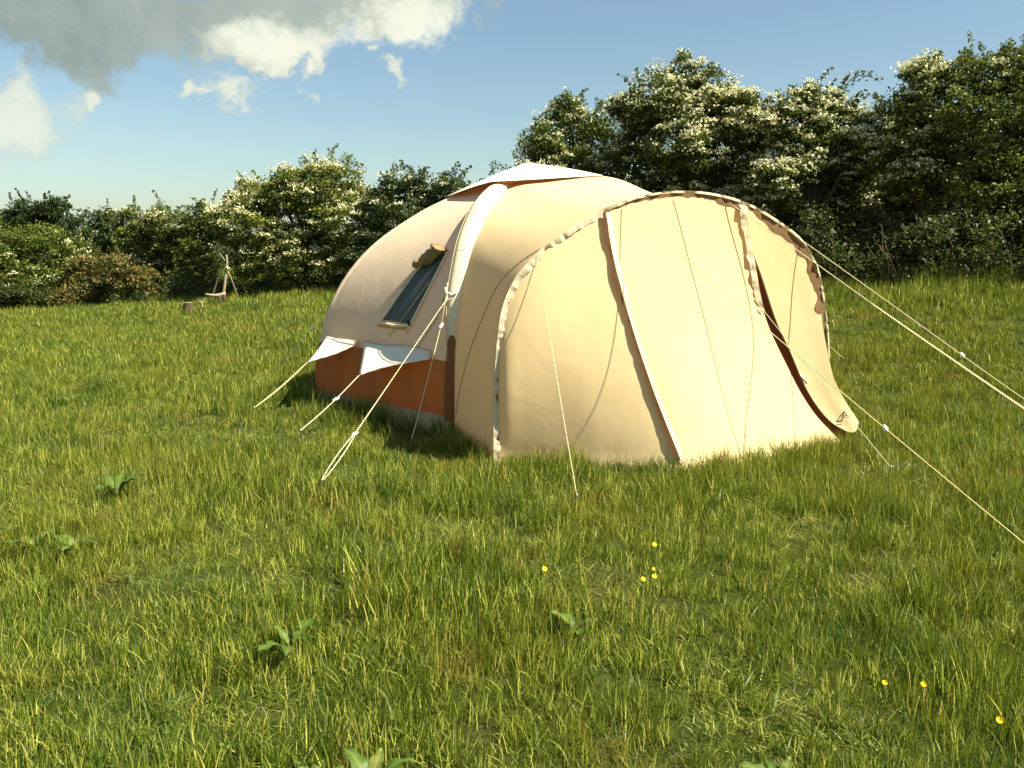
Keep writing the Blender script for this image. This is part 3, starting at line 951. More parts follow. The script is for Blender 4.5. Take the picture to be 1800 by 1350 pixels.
# ------------------------------------------------------------------ foliage helpers
def leaves_mesh(name, C, size, mat, parent, up_bias=0.25, tint=None, aspect=0.6):
    n = len(C)
    a = RNG.normal(size=(n, 3)); a[:, 2] *= 0.7; a /= np.linalg.norm(a, axis=1)[:, None]
    nn = RNG.normal(size=(n, 3)); nn[:, 2] += up_bias * 2.0
    b = np.cross(nn, a); b /= (np.linalg.norm(b, axis=1)[:, None] + 1e-9)
    s = (size * RNG.uniform(0.65, 1.3, n))[:, None]
    nrm = np.cross(a, b)
    V = np.stack([C - a * s * 0.5, C + b * s * 0.5 * aspect + nrm * s * 0.1, C + a * s * 0.5, C - b * s * 0.5 * aspect + nrm * s * 0.1], 1).reshape(-1, 3)
    F = np.arange(n * 4).reshape(n, 4)
    if tint is None: tint = RNG.beta(2, 2.6, n)
    return mesh_obj(name, V, F, mat, parent, smooth=False, tint=np.repeat(tint, 4))
def sphere_dirs(n):
    d = RNG.normal(size=(n, 3)); return d / np.linalg.norm(d, axis=1)[:, None]
TOTAL = 0
def tree(name, lobes, depth, base_px, leaf, label, blossom=0.0, bl_zone=None, leafsize=0.064, cat='hawthorn', dens=1.0, group='hawthorns of the hedge', sprays=10, bl_min=0.35, stray=None, dark_low=None):
    base_xy = at_depth(base_px, 400, depth)
    bx, by = base_xy.x, base_xy.y
    bz = gz(bx, by) - 0.05
    root = empty(name, (bx, by, bz))
    tag(root, label, cat, group)
    L = []
    for lb in lobes:
        px, py, r = lb[:3]
        dd = lb[3] if len(lb) > 3 else 0.0
        Y = depth + dd + random.uniform(-0.35, 0.35)
        c_ = at_depth(px, py, Y)
        L.append((c_, r / FPX * Y))
    # trunk and limbs
    tk = MB()
    nst = random.randint(2, 4)
    base = Vector((bx, by, bz - 0.1))
    fork = base + Vector((random.uniform(-.2, .2), random.uniform(-.1, .1), 0.9 if cat != 'bramble' else 0.18))
    tks = 1.0 if cat != 'bramble' else 0.12
    tk.tube(spline([base, base.lerp(fork, .5) + Vector((.05, .03, 0)), fork], 8), list(np.linspace(0.15 * tks, 0.10 * tks, 8)), 8)
    for c_, r in L:
        mid = fork.lerp(c_, 0.5) + Vector((random.uniform(-.2, .2), random.uniform(-.2, .2), random.uniform(-.1, .2)))
        tk.tube(spline([fork, mid, c_], 10), list(np.linspace(0.06 * tks, 0.018 * tks, 10)), 6)
        for _ in range(5):
            dv = Vector(sphere_dirs(1)[0]); dv.z = abs(dv.z) * 0.7
            tk.tube(spline([c_, c_ + dv * r * 0.5 + Vector((0, 0, .03)), c_ + dv * r * 0.95], 5), list(np.linspace(0.014, 0.004, 5)), 4, False)
    C, B = [], []
    tint = []
    for c_, r in L:
        cc = np.array(c_)
        ncl = int(max(12, 240 * r * r * dens))
        D = sphere_dirs(ncl)
        D[:, 1] -= 0.25                       # a few more on the open side
        D /= np.linalg.norm(D, axis=1)[:, None]
        rr = r * RNG.uniform(0.45, 1.12, ncl) ** 0.8
        cent = cc + D * rr[:, None] * np.array([1, 0.95, 0.95])
        for k_ in range(ncl):
            ce = cent[k_]
            g_ = float(ground(ce[0], ce[1]))
            if ce[2] < g_ + 0.05: continue
            m_ = RNG.integers(45, 95)
            sr = RNG.uniform(0.10, 0.24)
            # clump shape: flat, drooping spray
            o_ = sphere_dirs(m_) * (RNG.random(m_) ** 0.45)[:, None] * np.array([sr * 1.3, sr * 1.2, sr * 0.6])
            ax = RNG.normal(size=2); ax /= np.linalg.norm(ax)
            lean = o_[:, 0] * ax[0] + o_[:, 1] * ax[1]
            o_[:, 2] -= 0.35 * np.abs(lean) - 0.02
            C.append(ce + o_)
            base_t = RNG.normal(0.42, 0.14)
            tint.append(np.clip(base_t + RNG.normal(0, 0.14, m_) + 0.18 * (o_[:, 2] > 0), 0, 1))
            rel = rr[k_] / r
            wgt = blossom
            if bl_zone is not None: wgt = bl_zone(*ce)* blossom
            if wgt > 0 and rel > 0.62 and RNG.random() < wgt and D[k_, 2] > -0.55:
                nb = RNG.integers(8, 46)
                o2 = sphere_dirs(nb) * (RNG.random(nb) ** 0.5)[:, None] * np.array([sr * 1.2, sr * 1.1, sr * 0.32])
                lean = o2[:, 0] * ax[0] + o2[:, 1] * ax[1]
                o2[:, 2] += sr * 0.45 - 0.35 * np.abs(lean)
                o2 += D[k_] * 0.08
                # heads of several tiny flowers
                hd = ce + o2
                B.append(hd)
                B.append(hd[RNG.random(nb) < 0.7] + RNG.normal(0, 0.018, (int(0), 3)) if False else hd + RNG.normal(0, 0.016, (nb, 3)))
        # sprays that break the outline
        ns = max(2, int(sprays * r))
        for _ in range(ns):
            dv = Vector(sphere_dirs(1)[0]); dv.z = abs(dv.z) + 0.25; dv.normalize()
            ln = random.uniform(0.15, 0.45)
            p0 = c_ + dv * r * 0.9
            p1 = p0 + (dv * 0.7 + Vector((0, 0, 0.5))).normalized() * ln * 0.6
            p2 = p1 + (dv + Vector((random.uniform(-.5, .5), 0, random.uniform(-.5, .3)))).normalized() * ln * 0.6
            sp = spline([p0, p1, p2], 12)
            tk.tube([tuple(c_), tuple(c_ + dv * r * 0.5)] + [tuple(v) for v in sp[::3]], 0.004, 3, False)
            m_ = int(40 * ln / 0.3)
            idx = RNG.integers(0, 12, m_)
            w_ = (0.065 * (1 - idx / 16))[:, None]
            C.append(sp[idx] + sphere_dirs(m_) * w_)
            tint.append(np.clip(RNG.normal(0.55, 0.15, m_), 0, 1))
            if RNG.random() < blossom * 0.5 and (bl_zone is None or bl_zone(*p1) > 0.3):
                q_ = sp[idx[:m_ // 2]] + sphere_dirs(m_ // 2) * 0.05 + np.array([0, 0, 0.025]); B.append(q_)
    for s_ in (stray or []):
        P = spline([at_depth(px, py, depth - 0.2) for px, py in s_], 20)
        near = min(L, key=lambda l: (l[0] - Vector(P[0])).length)[0]
        tk.tube([near] + [tuple(v) for v in P[::2]], [0.014] + list(np.linspace(0.012, 0.004, 10)), 4, False)
        m_ = 90
        idx = RNG.integers(4, 20, m_)
        C.append(P[idx] + sphere_dirs(m_) * 0.085); tint.append(np.clip(RNG.normal(0.5, .15, m_), 0, 1))
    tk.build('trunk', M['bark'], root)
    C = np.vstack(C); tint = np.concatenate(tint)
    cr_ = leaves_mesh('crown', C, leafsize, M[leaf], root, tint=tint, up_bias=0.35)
    cnt = len(C)
    if B:
        B = np.vstack(B)
        leaves_mesh('blossom', B, 0.037, M['blossom'], cr_, up_bias=0.6, tint=RNG.beta(3, 2, len(B)), aspect=0.95)
        cnt += len(B)
    global TOTAL
    TOTAL += cnt
    return root

G1 = 'hawthorns of the hedge'
G2 = 'bushes of the left hedge'
tree('hedge_tree', [(-70, 420, 55), (-130, 410, 60), (-60, 480, 60), (-150, 490, 60)], 22, -90, 'leaf_mid', 'hedge bush at the left end, cut by the frame', 0.05, group=G2, dens=.7, cat='bush')
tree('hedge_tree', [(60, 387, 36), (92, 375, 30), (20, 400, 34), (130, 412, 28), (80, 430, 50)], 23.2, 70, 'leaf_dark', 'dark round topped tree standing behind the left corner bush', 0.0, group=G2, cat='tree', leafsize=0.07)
tree('hedge_tree', [(15, 440, 48), (75, 445, 48), (128, 455, 36), (40, 500, 40), (100, 505, 34)], 21, 60, 'leaf_green', 'green bush with sparse blossom in the left corner', 0.12, group=G2, cat='bush')
tree('hedge_tree', [(182, 392, 26), (200, 430, 35), (163, 425, 28), (190, 475, 35)], 22.6, 185, 'leaf_dark', 'narrow dark green bush without blossom left of the dense bush', 0.0, group=G2, cat='bush')
tree('hedge_tree', [(235, 398, 34), (290, 393, 33), (258, 440, 45), (312, 430, 35), (240, 485, 36), (300, 480, 38)], 21.6, 265, 'leaf_mid', 'dense mid green bush with a few flowers left of the stick tripod', 0.16, group=G2, cat='bush')
tree('hedge_tree', [(350, 385, 28), (385, 392, 24), (360, 430, 40), (350, 478, 40)], 21, 360, 'leaf_green', 'green bush directly behind the stick tripod', 0.14, group=G2, cat='bush')
tree('hawthorn_tree', [(545, 330, 44), (590, 322, 38), (492, 338, 38), (438, 360, 36), (450, 400, 50), (530, 395, 62), (600, 385, 55), (400, 392, 28), (440, 450, 42), (520, 455, 48), (600, 458, 46), (636, 352, 20)],
     19.5, 520, 'leaf_green', 'rounded hawthorn in blossom left of the tent', 0.62, group=G1, stray=[[(585, 300), (598, 285), (612, 276), (605, 272)], [(600, 295), (620, 285), (640, 300)]])
tree('hawthorn_tree', [(690, 342, 34), (740, 335, 32), (790, 338, 30), (700, 395, 50), (765, 395, 50), (822, 352, 28), (662, 385, 32), (655, 450, 42), (705, 460, 40), (840, 390, 40)],
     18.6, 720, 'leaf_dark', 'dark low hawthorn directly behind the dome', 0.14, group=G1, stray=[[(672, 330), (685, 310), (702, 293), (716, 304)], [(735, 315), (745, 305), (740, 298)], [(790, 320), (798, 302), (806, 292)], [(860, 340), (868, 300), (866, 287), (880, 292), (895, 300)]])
tree('hawthorn_tree', [(1000, 212, 30), (960, 240, 32), (1048, 232, 34), (945, 285, 30), (1000, 290, 50), (1060, 300, 45), (998, 190, 20), (1010, 350, 60), (930, 340, 45), (1080, 360, 50)],
     17.5, 1000, 'leaf_green', 'hawthorn rising directly behind the peak of the dome', 0.5, group=G1, stray=[[(985, 190), (990, 172), (1000, 163)], [(1048, 205), (1055, 185), (1050, 178)]])
tree('hawthorn_tree', [(1195, 150, 42), (1150, 180, 45), (1240, 175, 45), (1290, 205, 46), (1120, 228, 42), (1195, 245, 75), (1280, 275, 65), (1328, 235, 42), (1110, 300, 55), (1200, 340, 60), (1300, 345, 60), (1090, 190, 14)],
     16.3, 1200, 'leaf_mid', 'tallest hawthorn, covered in blossom above the awning', 0.85, group=G1, stray=[[(1185, 125), (1190, 105), (1200, 95), (1210, 98)], [(1235, 135), (1248, 118), (1262, 122)]])
def bz9(x, y, z): return 1.0 if z > 2.2 else 0.35
tree('hawthorn_tree', [(1415, 182, 32), (1380, 215, 42), (1450, 205, 36), (1500, 228, 34), (1420, 265, 62), (1500, 285, 52), (1380, 325, 50), (1480, 335, 50, 0.5), (1420, 390, 48, 0.9), (1500, 400, 48, 0.9), (1380, 400, 50, 1.3), (1440, 420, 50, 1.5)],
     15.2, 1430, 'leaf_mid', 'hawthorn white with blossom right of the awning', 0.85, bl_zone=bz9, group=G1, stray=[[(1475, 185), (1480, 165), (1495, 140), (1515, 132), (1548, 142)], [(1500, 200), (1498, 180), (1520, 165)]])
def bz10(x, y, z):
    v = 0.04
    for px, py, rr in ((1620, 130, 45), (1665, 128, 35), (1590, 285, 45), (1640, 270, 40), (1545, 295, 40), (1560, 250, 30), (1530, 225, 30), (1690, 360, 38), (1550, 380, 34)):
        c_ = at_depth(px, py, y)
        if (c_.x - x) ** 2 + (c_.z - z) ** 2 < (rr / FPX * y) ** 2: v = 1.0
    return v
tree('hawthorn_tree', [(1618, 145, 34), (1660, 150, 32), (1580, 215, 44), (1640, 225, 58), (1550, 265, 42), (1600, 292, 52), (1680, 290, 52), (1620, 350, 50, 0.8), (1560, 380, 50, 1.1), (1640, 410, 50, 1.2), (1560, 430, 50, 1.6), (1620, 320, 60, 1.6), (1700, 430, 50, 1.6)],
     14.4, 1620, 'leaf_mid', 'hawthorn with heavy blossom clusters halfway up its side', 1.0, bl_zone=bz10, group=G1, stray=[[(1590, 215), (1588, 190), (1582, 170)], [(1640, 115), (1650, 98), (1640, 96)]])
tree('hawthorn_tree', [(1740, 138, 44), (1790, 128, 44), (1700, 190, 50), (1770, 230, 70), (1840, 190, 60), (1735, 320, 62), (1810, 330, 65), (1690, 370, 50, 0.6), (1780, 400, 50, 0.6), (1700, 120, 18), (1850, 420, 60)],
     13.6, 1770, 'leaf_mid', 'dark tall hawthorn without blossom at the right edge', 0.03, group=G1, dens=1.3, leafsize=0.056, sprays=4, stray=[[(1700, 120), (1696, 100), (1700, 88)], [(1765, 100), (1768, 84), (1775, 78)]])
tree('hawthorn_tree', [(1900, 130, 80), (1960, 220, 90), (1900, 300, 90), (2040, 160, 100), (2040, 340, 110)], 13.2, 1950, 'leaf_mid', 'dark hawthorn outside the right edge', 0.0, group=G1, dens=.7)

tree('hedge_tree', [(1390, 330, 80), (1480, 350, 85), (1570, 340, 85), (1660, 330, 85), (1750, 350, 85), (1440, 420, 70), (1540, 430, 70), (1640, 430, 70), (1740, 430, 70), (1330, 400, 70)], 17.2, 1560, 'leaf_dark', 'dark leaved thicket added to close the gaps behind the right hawthorns', 0.0, group=G1, cat='thicket', dens=.5, leafsize=0.09, sprays=0)  # added backing; shade under the overhang put into its dark leaf colour
# brown bramble bank on the left and dark undergrowth on the right
tree('bramble_bush', [(150, 480, 34, -.2), (205, 478, 34, -.2), (250, 495, 28, -.2), (175, 510, 26, -.3), (120, 518, 22, -.3)], 20.4, 180, 'leaf_olive', 'reddish brown bramble mound below the left hedge', 0.0, group='brambles at the hedge foot', cat='bramble', sprays=4)
tree('bramble_bush', [(30, 520, 24), (75, 525, 20), (-20, 520, 26)], 20.0, 40, 'leaf_dark', 'dark green bramble mound at the left edge', 0.0, group='brambles at the hedge foot', cat='bramble', sprays=4)
def undergrowth():
    C = []
    for i in range(1150):
        px = random.uniform(1400, 2050) if i % 3 else random.uniform(-150, 900)
        right = px > 1200
        Y = np.interp(px, [0, 400, 900, 1450, 1800, 2050], [20.9, 20.3, 17.8, 14.3, 12.9, 12.2]) + random.uniform(-1.0, 1.0)
        p = at_depth(px, 430, Y)
        g_ = gz(p.x, p.y)
        hgt = random.uniform(0.05, 0.95 if right else 0.40) * (0.25 + 1.1 * float(vnoise(p.x, p.y, 0.6)))
        m_ = random.randint(30, 60)
        sr = random.uniform(0.12, 0.28)
        C.append(np.array([p.x, p.y, g_ + hgt]) + sphere_dirs(m_) * (RNG.random(m_) ** 0.4)[:, None] * np.array([sr, sr, sr * 0.8]))
    C = np.vstack(C)
    o = leaves_mesh('undergrowth', C, 0.06, M['under'], None)
    tag(o, 'low dark nettles and weeds along the hedge foot', 'undergrowth', kind='stuff')
undergrowth()
stalks = []
for i in range(16):
    px = random.uniform(1350, 1590) if i < 13 else random.choice((1690, 1735, 1790)) + random.uniform(-8, 8)
    Y = float(np.interp(px, [1350, 1800], [13.6, 12.0]))
    y0 = random.uniform(430, 470)
    p = at_depth(px, y0, Y)
    g_ = gz(p.x, p.y)
    ln = random.uniform(0.45, 0.85)
    lean = random.uniform(-0.8, 0.0)
    b = MB()
    b.tube(spline([Vector((p.x, p.y, g_)), Vector((p.x + lean * ln * 0.4, p.y, g_ + ln * 0.75)), Vector((p.x + lean * ln, p.y, g_ + ln * 1.25))], 10), list(np.linspace(0.0045, 0.002, 10)), 5)
    for k_ in range(5):
        z_ = g_ + ln * (0.8 + 0.1 * k_)
        x_ = p.x + lean * ln * (0.45 + 0.12 * k_)
        b.tube([(x_, p.y, z_), (x_ + random.uniform(-.05, .05), p.y, z_ + 0.05)], 0.0025, 4)
    o = b.build('dry_stalk', M['dry'])
    stalks.append((px, o))
ordn = ['leftmost', 'second', 'third', 'fourth', 'fifth', 'sixth', 'seventh', 'eighth', 'ninth', 'tenth', 'eleventh', 'twelfth', 'thirteenth', 'fourteenth', 'fifteenth', 'rightmost']
for i, (px, o) in enumerate(sorted(stalks, key=lambda s_: s_[0])):
    w_ = ordn[i] + (' of the thin dry stalks' if i in (0, 15) else ' thin dry stalk from the left') + ' leaning in the undergrowth below the right hawthorns'
    tag(o, w_, 'dry stalk', 'dry stalks in the undergrowth')

# ------------------------------------------------------------------ stick tripod, log bench, stump by the hedge
YT = 18.6
def tp(px, py, dy=0.0): return at_depth(px, py, YT + dy)
tri_ = empty('stick_tripod', tp(397, 522))
tag(tri_, 'tripod of pale bare branches standing before the left hedge', 'tripod')
MB().tube(spline([tp(391, 527), tp(395, 500), tp(397, 478), tp(399, 462), tp(398, 448)], 20), list(np.linspace(0.034, 0.020, 20)), 8).build('pole', M['wood'], tri_)['label'] = 'thick pale upright pole with a fork'
MB().tube(spline([tp(418, 524, .2), tp(412, 505, .1), tp(404, 484), tp(399, 474)], 12), list(np.linspace(0.016, 0.011, 12)), 8).build('pole', M['wood'], tri_)
MB().tube(spline([tp(367, 533, -.2), tp(376, 512, -.1), tp(383, 490, 0), tp(394, 468, .05)], 12), list(np.linspace(0.022, 0.010, 12)), 8).build('pole', M['wood_dark'], tri_)['label'] = 'dark left pole'
MB().tube(spline([tp(396, 459), tp(391, 452), tp(386, 445)], 8), list(np.linspace(0.014, 0.010, 8)), 7).build('branch_stub', M['wood'], tri_)
MB().tube([tp(398, 470, -.03), tp(402, 472, -.06)], 0.03, 8).build('rope_binding', M['rope'], tri_)
bn = empty('log_bench', tp(380, 530))
tag(bn, 'rough log bench leaning against the foot of the stick tripod', 'bench')
MB().tube(spline([tp(361, 517, -.4), tp(372, 519, -.4), tp(384, 519, -.35), tp(397, 516, -.3)], 14), [0.022, .024, .026, .028, .03, .03, .032, .034, .036, .04, .042, .042, .038, .034], 9).build('seat', M['wood'], bn)
MB().tube(spline([tp(386, 534, -.4), tp(386, 520, -.38)], 5), 0.035, 7).build('leg', M['wood_dark'], bn)
MB().tube(spline([tp(395, 530, -.35), tp(394, 518, -.33)], 5), 0.035, 7).build('leg', M['wood_dark'], bn)
stp = on_plane(331, 540, Vector((0, 17.6, 0)), Vector((0, 1, 0)))
st = empty('tree_stump', stp)
tag(st, 'small dark sawn stump in the grass left of the log bench', 'stump')
b = MB()
ang = [(math.cos(a), math.sin(a)) for a in np.linspace(0, 2 * math.pi, 15)[:-1]]
Vs = []
for z_, r_ in ((-0.12, 0.12), (0.02, 0.10), (0.095, 0.095)):
    for j, (cx_, sy_) in enumerate(ang): Vs.append((stp.x + cx_ * r_ * (1 + .08 * math.sin(j * 2.1)), stp.y + sy_ * r_, stp.z + z_))
b.add(Vs, grid_faces(3, 14, True)).build('bark', M['wood_dark'], st)
mesh_obj('cut_top', [(stp.x + cx_ * 0.095, stp.y + sy_ * 0.095, stp.z + 0.097) for cx_, sy_ in ang], [tuple(range(14))], M['wood'], st, smooth=False)
p0 = on_plane(352, 533, Vector((0, 17.8, 0)), Vector((0, 1, 0)))
s2 = MB().tube(spline([p0 + Vector((-.05, 0, 0.02)), p0 + Vector((0.02, 0, 0.03)), p0 + Vector((0.04, 0, -0.09))], 8), 0.018, 7).build('bent_stick', M['wood'])
tag(s2, 'short bent pale stick poking out between stump and bench', 'stick')

# ------------------------------------------------------------------ grass
gcol = bpy.data.collections.new('grass_tufts')      # sources only, never linked to the scene
def tuft(name, nblade, rad, hmin, hmax, wid, bend, seg=4, tint_mu=0.4, tint_sd=0.16, flat=0.0):
    V, F, T = [], [], []
    for _ in range(nblade):
        a = random.uniform(0, 6.283); r = rad * math.sqrt(random.random())
        x0, y0 = r * math.cos(a), r * math.sin(a)
        h = random.uniform(hmin, hmax); w = wid * random.uniform(0.6, 1.3)
        d = random.uniform(0, 6.283); dx, dy = math.cos(d), math.sin(d)
        bd = random.uniform(0.1, 1.0) ** 1.3 * bend
        fc = random.uniform(0, 3.1416); wx, wy = math.cos(fc), math.sin(fc)
        tn = min(1, max(0, random.gauss(tint_mu, tint_sd)))
        if random.random() < 0.06: tn = random.uniform(0.8, 1.0)
        o = len(V)
        for s in range(seg + 1):
            f = s / seg
            th = (flat + bd * f) * 1.0
            # integrate a bending blade
            if s == 0: px_, pz_ = 0.0, -0.03
            else:
                px_ += math.sin(min(th, 2.3)) * h / seg; pz_ += math.cos(min(th, 2.3)) * h / seg
            ww = w * (1 - f ** 1.8) * 0.5 if s < seg else 0
            cx_, cy_ = x0 + dx * px_, y0 + dy * px_
            if s < seg:
                V += [(cx_ - wx * ww, cy_ - wy * ww, pz_), (cx_ + wx * ww, cy_ + wy * ww, pz_)]
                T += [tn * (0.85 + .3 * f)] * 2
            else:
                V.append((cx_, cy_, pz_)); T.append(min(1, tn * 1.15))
        for s in range(seg - 1):
            F.append((o + 2 * s, o + 2 * s + 1, o + 2 * s + 3, o + 2 * s + 2))
        F.append((o + 2 * seg - 2, o + 2 * seg - 1, o + 2 * seg))
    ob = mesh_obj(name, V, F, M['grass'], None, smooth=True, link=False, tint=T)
    gcol.objects.link(ob)
# index order is alphabetical in the collection
for i in range(5): tuft('tuft_a%d' % i, 32, 0.085, 0.08, 0.19, 0.0055, 1.0, 4, 0.44, 0.32)                       # 0-4 lawn
for i in range(3): tuft('tuft_b%d' % i, 24, 0.09, 0.15, 0.27, 0.0065, 0.9, 5, 0.36, 0.28)               # 5-7 tall
for i in range(3): tuft('tuft_c%d' % i, 34, 0.09, 0.07, 0.17, 0.0045, 1.4, 4, 0.72, 0.2, 0.75)    # 8-10 flattened straw
for i in range(3): tuft('tuft_d%d' % i, 30, 0.13, 0.08, 0.20, 0.011, 0.9, 3, 0.45, 0.28)               # 11-13 distant
for i in range(2): tuft('tuft_e%d' % i, 9, 0.06, 0.18, 0.34, 0.0035, 0.5, 4, 0.75, 0.15)          # 14-15 thin seed stems
for i in range(2): tuft('tuft_f%d' % i, 16, 0.07, 0.12, 0.24, 0.012, 1.5, 5, 0.32, 0.1, 0.2)      # 16-17 broad blades
for i in range(3): tuft('tuft_g%d' % i, 60, 0.13, 0.03, 0.09, 0.006, 1.5, 2, 0.35, 0.22, 0.4)        # 18-20 short filling thatch
poly = [tuple(ft0.xy), tuple((on_z(1192, 806)).xy), tuple((on_z(1290, 797)).xy), tuple(on_z(1380, 783).xy), tuple(on_z(1478, 768).xy), (2.7, 7.6), (1.9, 8.3)] + \
       [tuple((CEN + cdir(k) * RAD).xy) for k in (4, 3, 2, 1, 0)]
def inside(x, y, poly):
    c_ = np.zeros(len(x), bool); n = len(poly); j = n - 1
    for i in range(n):
        xi, yi = poly[i]; xj, yj = poly[j]
        cond = ((yi > y) != (yj > y)) & (x < (xj - xi) * (y - yi) / (yj - yi + 1e-12) + xi)
        c_ ^= cond; j = i
    return c_
def scatter():
    X, Y, S, I = [], [], [], []
    def band(y0, y1, dens, lod):
        hw0, hw1 = 0.64 * y1 + 1.6, 0.64 * y1 + 1.6
        n = int((y1 - y0) * 2 * hw1 * dens)
        x = RNG.uniform(-hw1, hw1, n); y = RNG.uniform(y0, y1, n)
        k = np.abs(x) < 0.64 * y + 1.6
        x, y = x[k], y[k]
        k = ~inside(x, y, poly); x, y = x[k], y[k]
        n = len(x)
        pt = vnoise(x, y, 0.8) * 0.55 + vnoise(x + 31, y + 7, 0.3) * 0.45      # patches
        fl = vnoise(x + 90, y + 40, 0.65)
        r = RNG.random(n)
        idx = RNG.integers(0, 5, n) if lod == 0 else RNG.integers(11, 14, n)
        tall = (pt > 0.56) & (r < 0.5) & (y < 12)
        idx = np.where(tall, RNG.integers(5, 8, n), idx)
        flat = (fl > 0.60) & (r > 0.35)
        idx = np.where(flat & (y < 12), RNG.integers(8, 11, n), idx)
        thin = (RNG.random(n) < 0.05); idx = np.where(thin, RNG.integers(14, 16, n), idx)
        br = (RNG.random(n) < 0.03) & (y < 9); idx = np.where(br, RNG.integers(16, 18, n), idx)
        if lod == 2: idx = RNG.integers(18, 21, n); flat = flat & False
        s = (0.45 + 0.60 * pt) * RNG.uniform(0.65, 1.25, n)
        s = np.where(flat, s * 0.8, s)
        s = s * np.clip(1 + (y - 8) * 0.02, 1, 1.25)
        s = s * (1 + 1.1 * sstep(10.8, 12.6, y + 0.25 * (x - 5)) * sstep(3.5, 4.5, x))
        X.append(x); Y.append(y); S.append(s); I.append(idx)
    band(1.2, 5, 100, 2); band(5, 12, 80, 2); band(1.2, 3.5, 260, 0); band(3.5, 7, 210, 0); band(7, 11, 140, 0); band(9, 16, 90, 1); band(16, 26, 50, 1)
    px_, py_ = [], []
    for a_, b_ in zip(poly, poly[1:] + poly[:1]):
        L_ = math.dist(a_, b_); n_ = int(L_ * 55)
        f_ = RNG.random(n_)
        nx_, ny_ = (b_[1] - a_[1]) / L_, -(b_[0] - a_[0]) / L_
        o_ = RNG.uniform(0.01, 0.16, n_)
        px_.append(a_[0] + (b_[0] - a_[0]) * f_ + nx_ * o_); py_.append(a_[1] + (b_[1] - a_[1]) * f_ + ny_ * o_)
    px_ = np.concatenate(px_); py_ = np.concatenate(py_)
    k_ = ~inside(px_, py_, poly); px_, py_ = px_[k_], py_[k_]
    X.append(px_); Y.append(py_); S.append(RNG.uniform(0.65, 1.1, len(px_))); I.append(RNG.choice([0, 1, 2, 3, 5, 6, 7, 14, 15], len(px_)))
    x, y, s, i = map(np.concatenate, (X, Y, S, I))
    z = ground(x, y)
    print('tufts', len(x))
    me = bpy.data.meshes.new('grass')
    me.vertices.add(len(x)); me.vertices.foreach_set('co', np.stack([x, y, z], 1).astype(np.float32).ravel())
    def attr(nm, ty, dat, key):
        a = me.attributes.new(nm, ty, 'POINT'); a.data.foreach_set(key, dat)
    rot = np.stack([RNG.normal(0, 0.10, len(x)), RNG.normal(0, 0.10, len(x)), RNG.uniform(0, 6.283, len(x))], 1)
    sc = np.stack([s * 0.5 + 0.5, s * 0.5 + 0.5, s], 1)
    attr('rot', 'FLOAT_VECTOR', rot.astype(np.float32).ravel(), 'vector')
    attr('scl', 'FLOAT_VECTOR', sc.astype(np.float32).ravel(), 'vector')
    attr('idx', 'INT', i.astype(np.int32), 'value')
    o = bpy.data.objects.new('grass', me); COL.objects.link(o)
    ng = bpy.data.node_groups.new('grass_scatter', 'GeometryNodeTree')
    ng.interface.new_socket('Geometry', in_out='INPUT', socket_type='NodeSocketGeometry')
    ng.interface.new_socket('Geometry', in_out='OUTPUT', socket_type='NodeSocketGeometry')
    gi = ng.nodes.new('NodeGroupInput'); gout = ng.nodes.new('NodeGroupOutput')
    ci = ng.nodes.new('GeometryNodeCollectionInfo'); ci.inputs[0].default_value = gcol
    ci.inputs['Separate Children'].default_value = True; ci.inputs['Reset Children'].default_value = True
    ip = ng.nodes.new('GeometryNodeInstanceOnPoints'); ip.inputs['Pick Instance'].default_value = True
    def na(nm, ty):
        n = ng.nodes.new('GeometryNodeInputNamedAttribute'); n.data_type = ty; n.inputs['Name'].default_value = nm
        return next(s_ for s_ in n.outputs if s_.enabled and s_.name == 'Attribute')
    ng.links.new(gi.outputs[0], ip.inputs['Points'])
    ng.links.new(ci.outputs[0], ip.inputs['Instance'])
    ng.links.new(na('idx', 'INT'), ip.inputs['Instance Index'])
    ng.links.new(na('rot', 'FLOAT_VECTOR'), ip.inputs['Rotation'])
    ng.links.new(na('scl', 'FLOAT_VECTOR'), ip.inputs['Scale'])
    ng.links.new(ip.outputs[0], gout.inputs[0])
    md = o.modifiers.new('scatter', 'NODES'); md.node_group = ng
    me.materials.append(M['grass'])
    tag(o, 'rough uncut meadow grass covering the field', 'grass', kind='stuff')
scatter()

# ------------------------------------------------------------------ dock plants and buttercups
def dock(px, py, n, size, label, droop=0.7, seed=0):
    rnd = random.Random(seed)
    p = on_z(px, py, 0.0); p.z = gz(p.x, p.y)
    root = empty('dock_plant', p)
    tag(root, label, 'dock plant', 'broad leaved docks in the grass')
    for k in range(n):
        a = 2 * math.pi * k / n + rnd.uniform(-.4, .4)
        L = size * rnd.uniform(0.7, 1.15); w = L * rnd.uniform(0.2, 0.28)
        d = Vector((math.cos(a), math.sin(a), 0)); s = Vector((-d.y, d.x, 0))
        V = []; T = []
        x_, z_ = 0.0, 0.0
        th = rnd.uniform(0.25, 0.7)
        ns = 14
        tn = rnd.uniform(.3, .65)
        for i in range(ns):
            f = i / (ns - 1)
            th2 = th + droop * 1.5 * f ** 1.3
            if i: x_ += math.sin(th2) * L / ns; z_ += math.cos(th2) * L / ns
            ww = w * 0.5 * (0.08 if f < 0.22 else math.sin(math.pi * min(1, (f - 0.2) / 0.8) ** 0.75) ** 0.7 + 0.02)
            for j in range(5):
                u = (j - 2) / 2
                rip = 0.006 * math.sin(f * 19 + u * 2) * abs(u)
                V.append(tuple(p + d * x_ + s * u * ww + Vector((0, 0, z_ + 0.16 * abs(u) * ww + rip + 0.03))))
                T.append(min(1, tn + (0.28 if j == 2 else 0)))
        mesh_obj('leaf', V, grid_faces(ns, 5), M['dock'], root, tint=T)
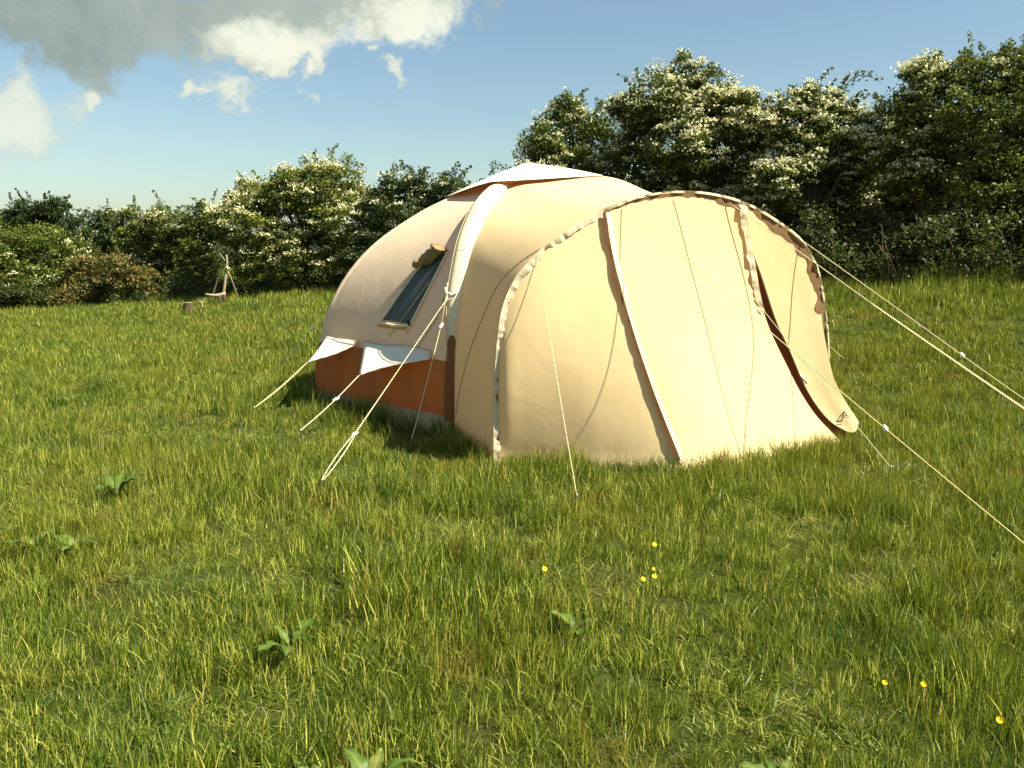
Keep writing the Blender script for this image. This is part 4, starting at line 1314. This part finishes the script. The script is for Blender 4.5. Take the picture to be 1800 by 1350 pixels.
docks = [(205, 850, 8, 0.26, 'large dock clump left of centre in the middle distance', 1), (60, 950, 4, 0.20, 'small yellowing dock near the left edge', 2),
         (130, 955, 5, 0.20, 'dock with drooping leaves right of the yellowing one', 3), (510, 1115, 4, 0.20, 'dock with one long ragged leaf lying in the grass', 4),
         (545, 1345, 5, 0.17, 'bottom dock with curled bright leaves', 5), (650, 1350, 4, 0.18, 'dark upright dock at the bottom beside the curled one', 6),
         (1375, 1350, 5, 0.18, 'dark dock at the bottom right of centre', 7), (270, 640, 5, 0.22, 'far dock clump in the left field', 8),
         (120, 700, 6, 0.22, 'far dock clump nearer the left edge', 9), (1010, 1080, 3, 0.16, 'small dock in the middle of the foreground', 10)]
for px, py, n, sz, lb, sd_ in docks: dock(px, py, n + 1, sz, lb, 0.85, sd_)
def buttercup(px, py, label):
    p = at_depth(px, py, on_z(px, py, 0.13).y)
    g_ = gz(p.x, p.y)
    root = empty('buttercup', (p.x, p.y, g_)); tag(root, label, 'flower', 'yellow buttercups in the grass')
    top = Vector((p.x, p.y, max(p.z, g_ + 0.12)))
    MB().tube(spline([Vector((p.x - .02, p.y + .01, g_)), Vector((p.x - .015, p.y, g_ + .08)), top], 8), 0.0015, 5).build('stem', M['dock'], root)
    V, F = [], []
    fs_ = random.uniform(0.75, 1.1)
    til = Vector((random.uniform(-.3, .3), -0.6, 0.8)).normalized()
    xa = til.cross(Vector((1, 0, 0.1))).normalized(); ya = til.cross(xa)
    for k in range(5):
        a = 2 * math.pi * k / 5
        d = xa * math.cos(a) + ya * math.sin(a); s = til.cross(d)
        o = len(V)
        for f, w in ((0.05, .15), (.5, .75), (.85, .8), (1.0, .4)):
            for u in (-1, 0, 1):
                V.append(tuple(top + d * 0.0115 * fs_ * f + s * 0.0075 * fs_ * w * u + til * (0.006 * f * f + 0.002 * abs(u))))
        F += [tuple(o + i for i in q_) for q_ in grid_faces(4, 3)]
    mesh_obj('petals', V, F, M['petal'], root)
for px, py, lb in ((1150, 1001, 'topmost of the two big buttercups in the centre right cluster'), (1151, 1014, 'lower big buttercup of the centre right cluster'),
                   (1150, 958, 'lone buttercup above the centre right cluster'), (1130, 1019, 'faint buttercup at the lower left of the cluster'), (957, 1001, 'lone buttercup left of the cluster'),
                   (1555, 1201, 'left buttercup of the lower right pair'), (1622, 1204, 'right buttercup of the lower right pair'), (1757, 1267, 'buttercup nearest the bottom right corner')):
    buttercup(px, py, lb)
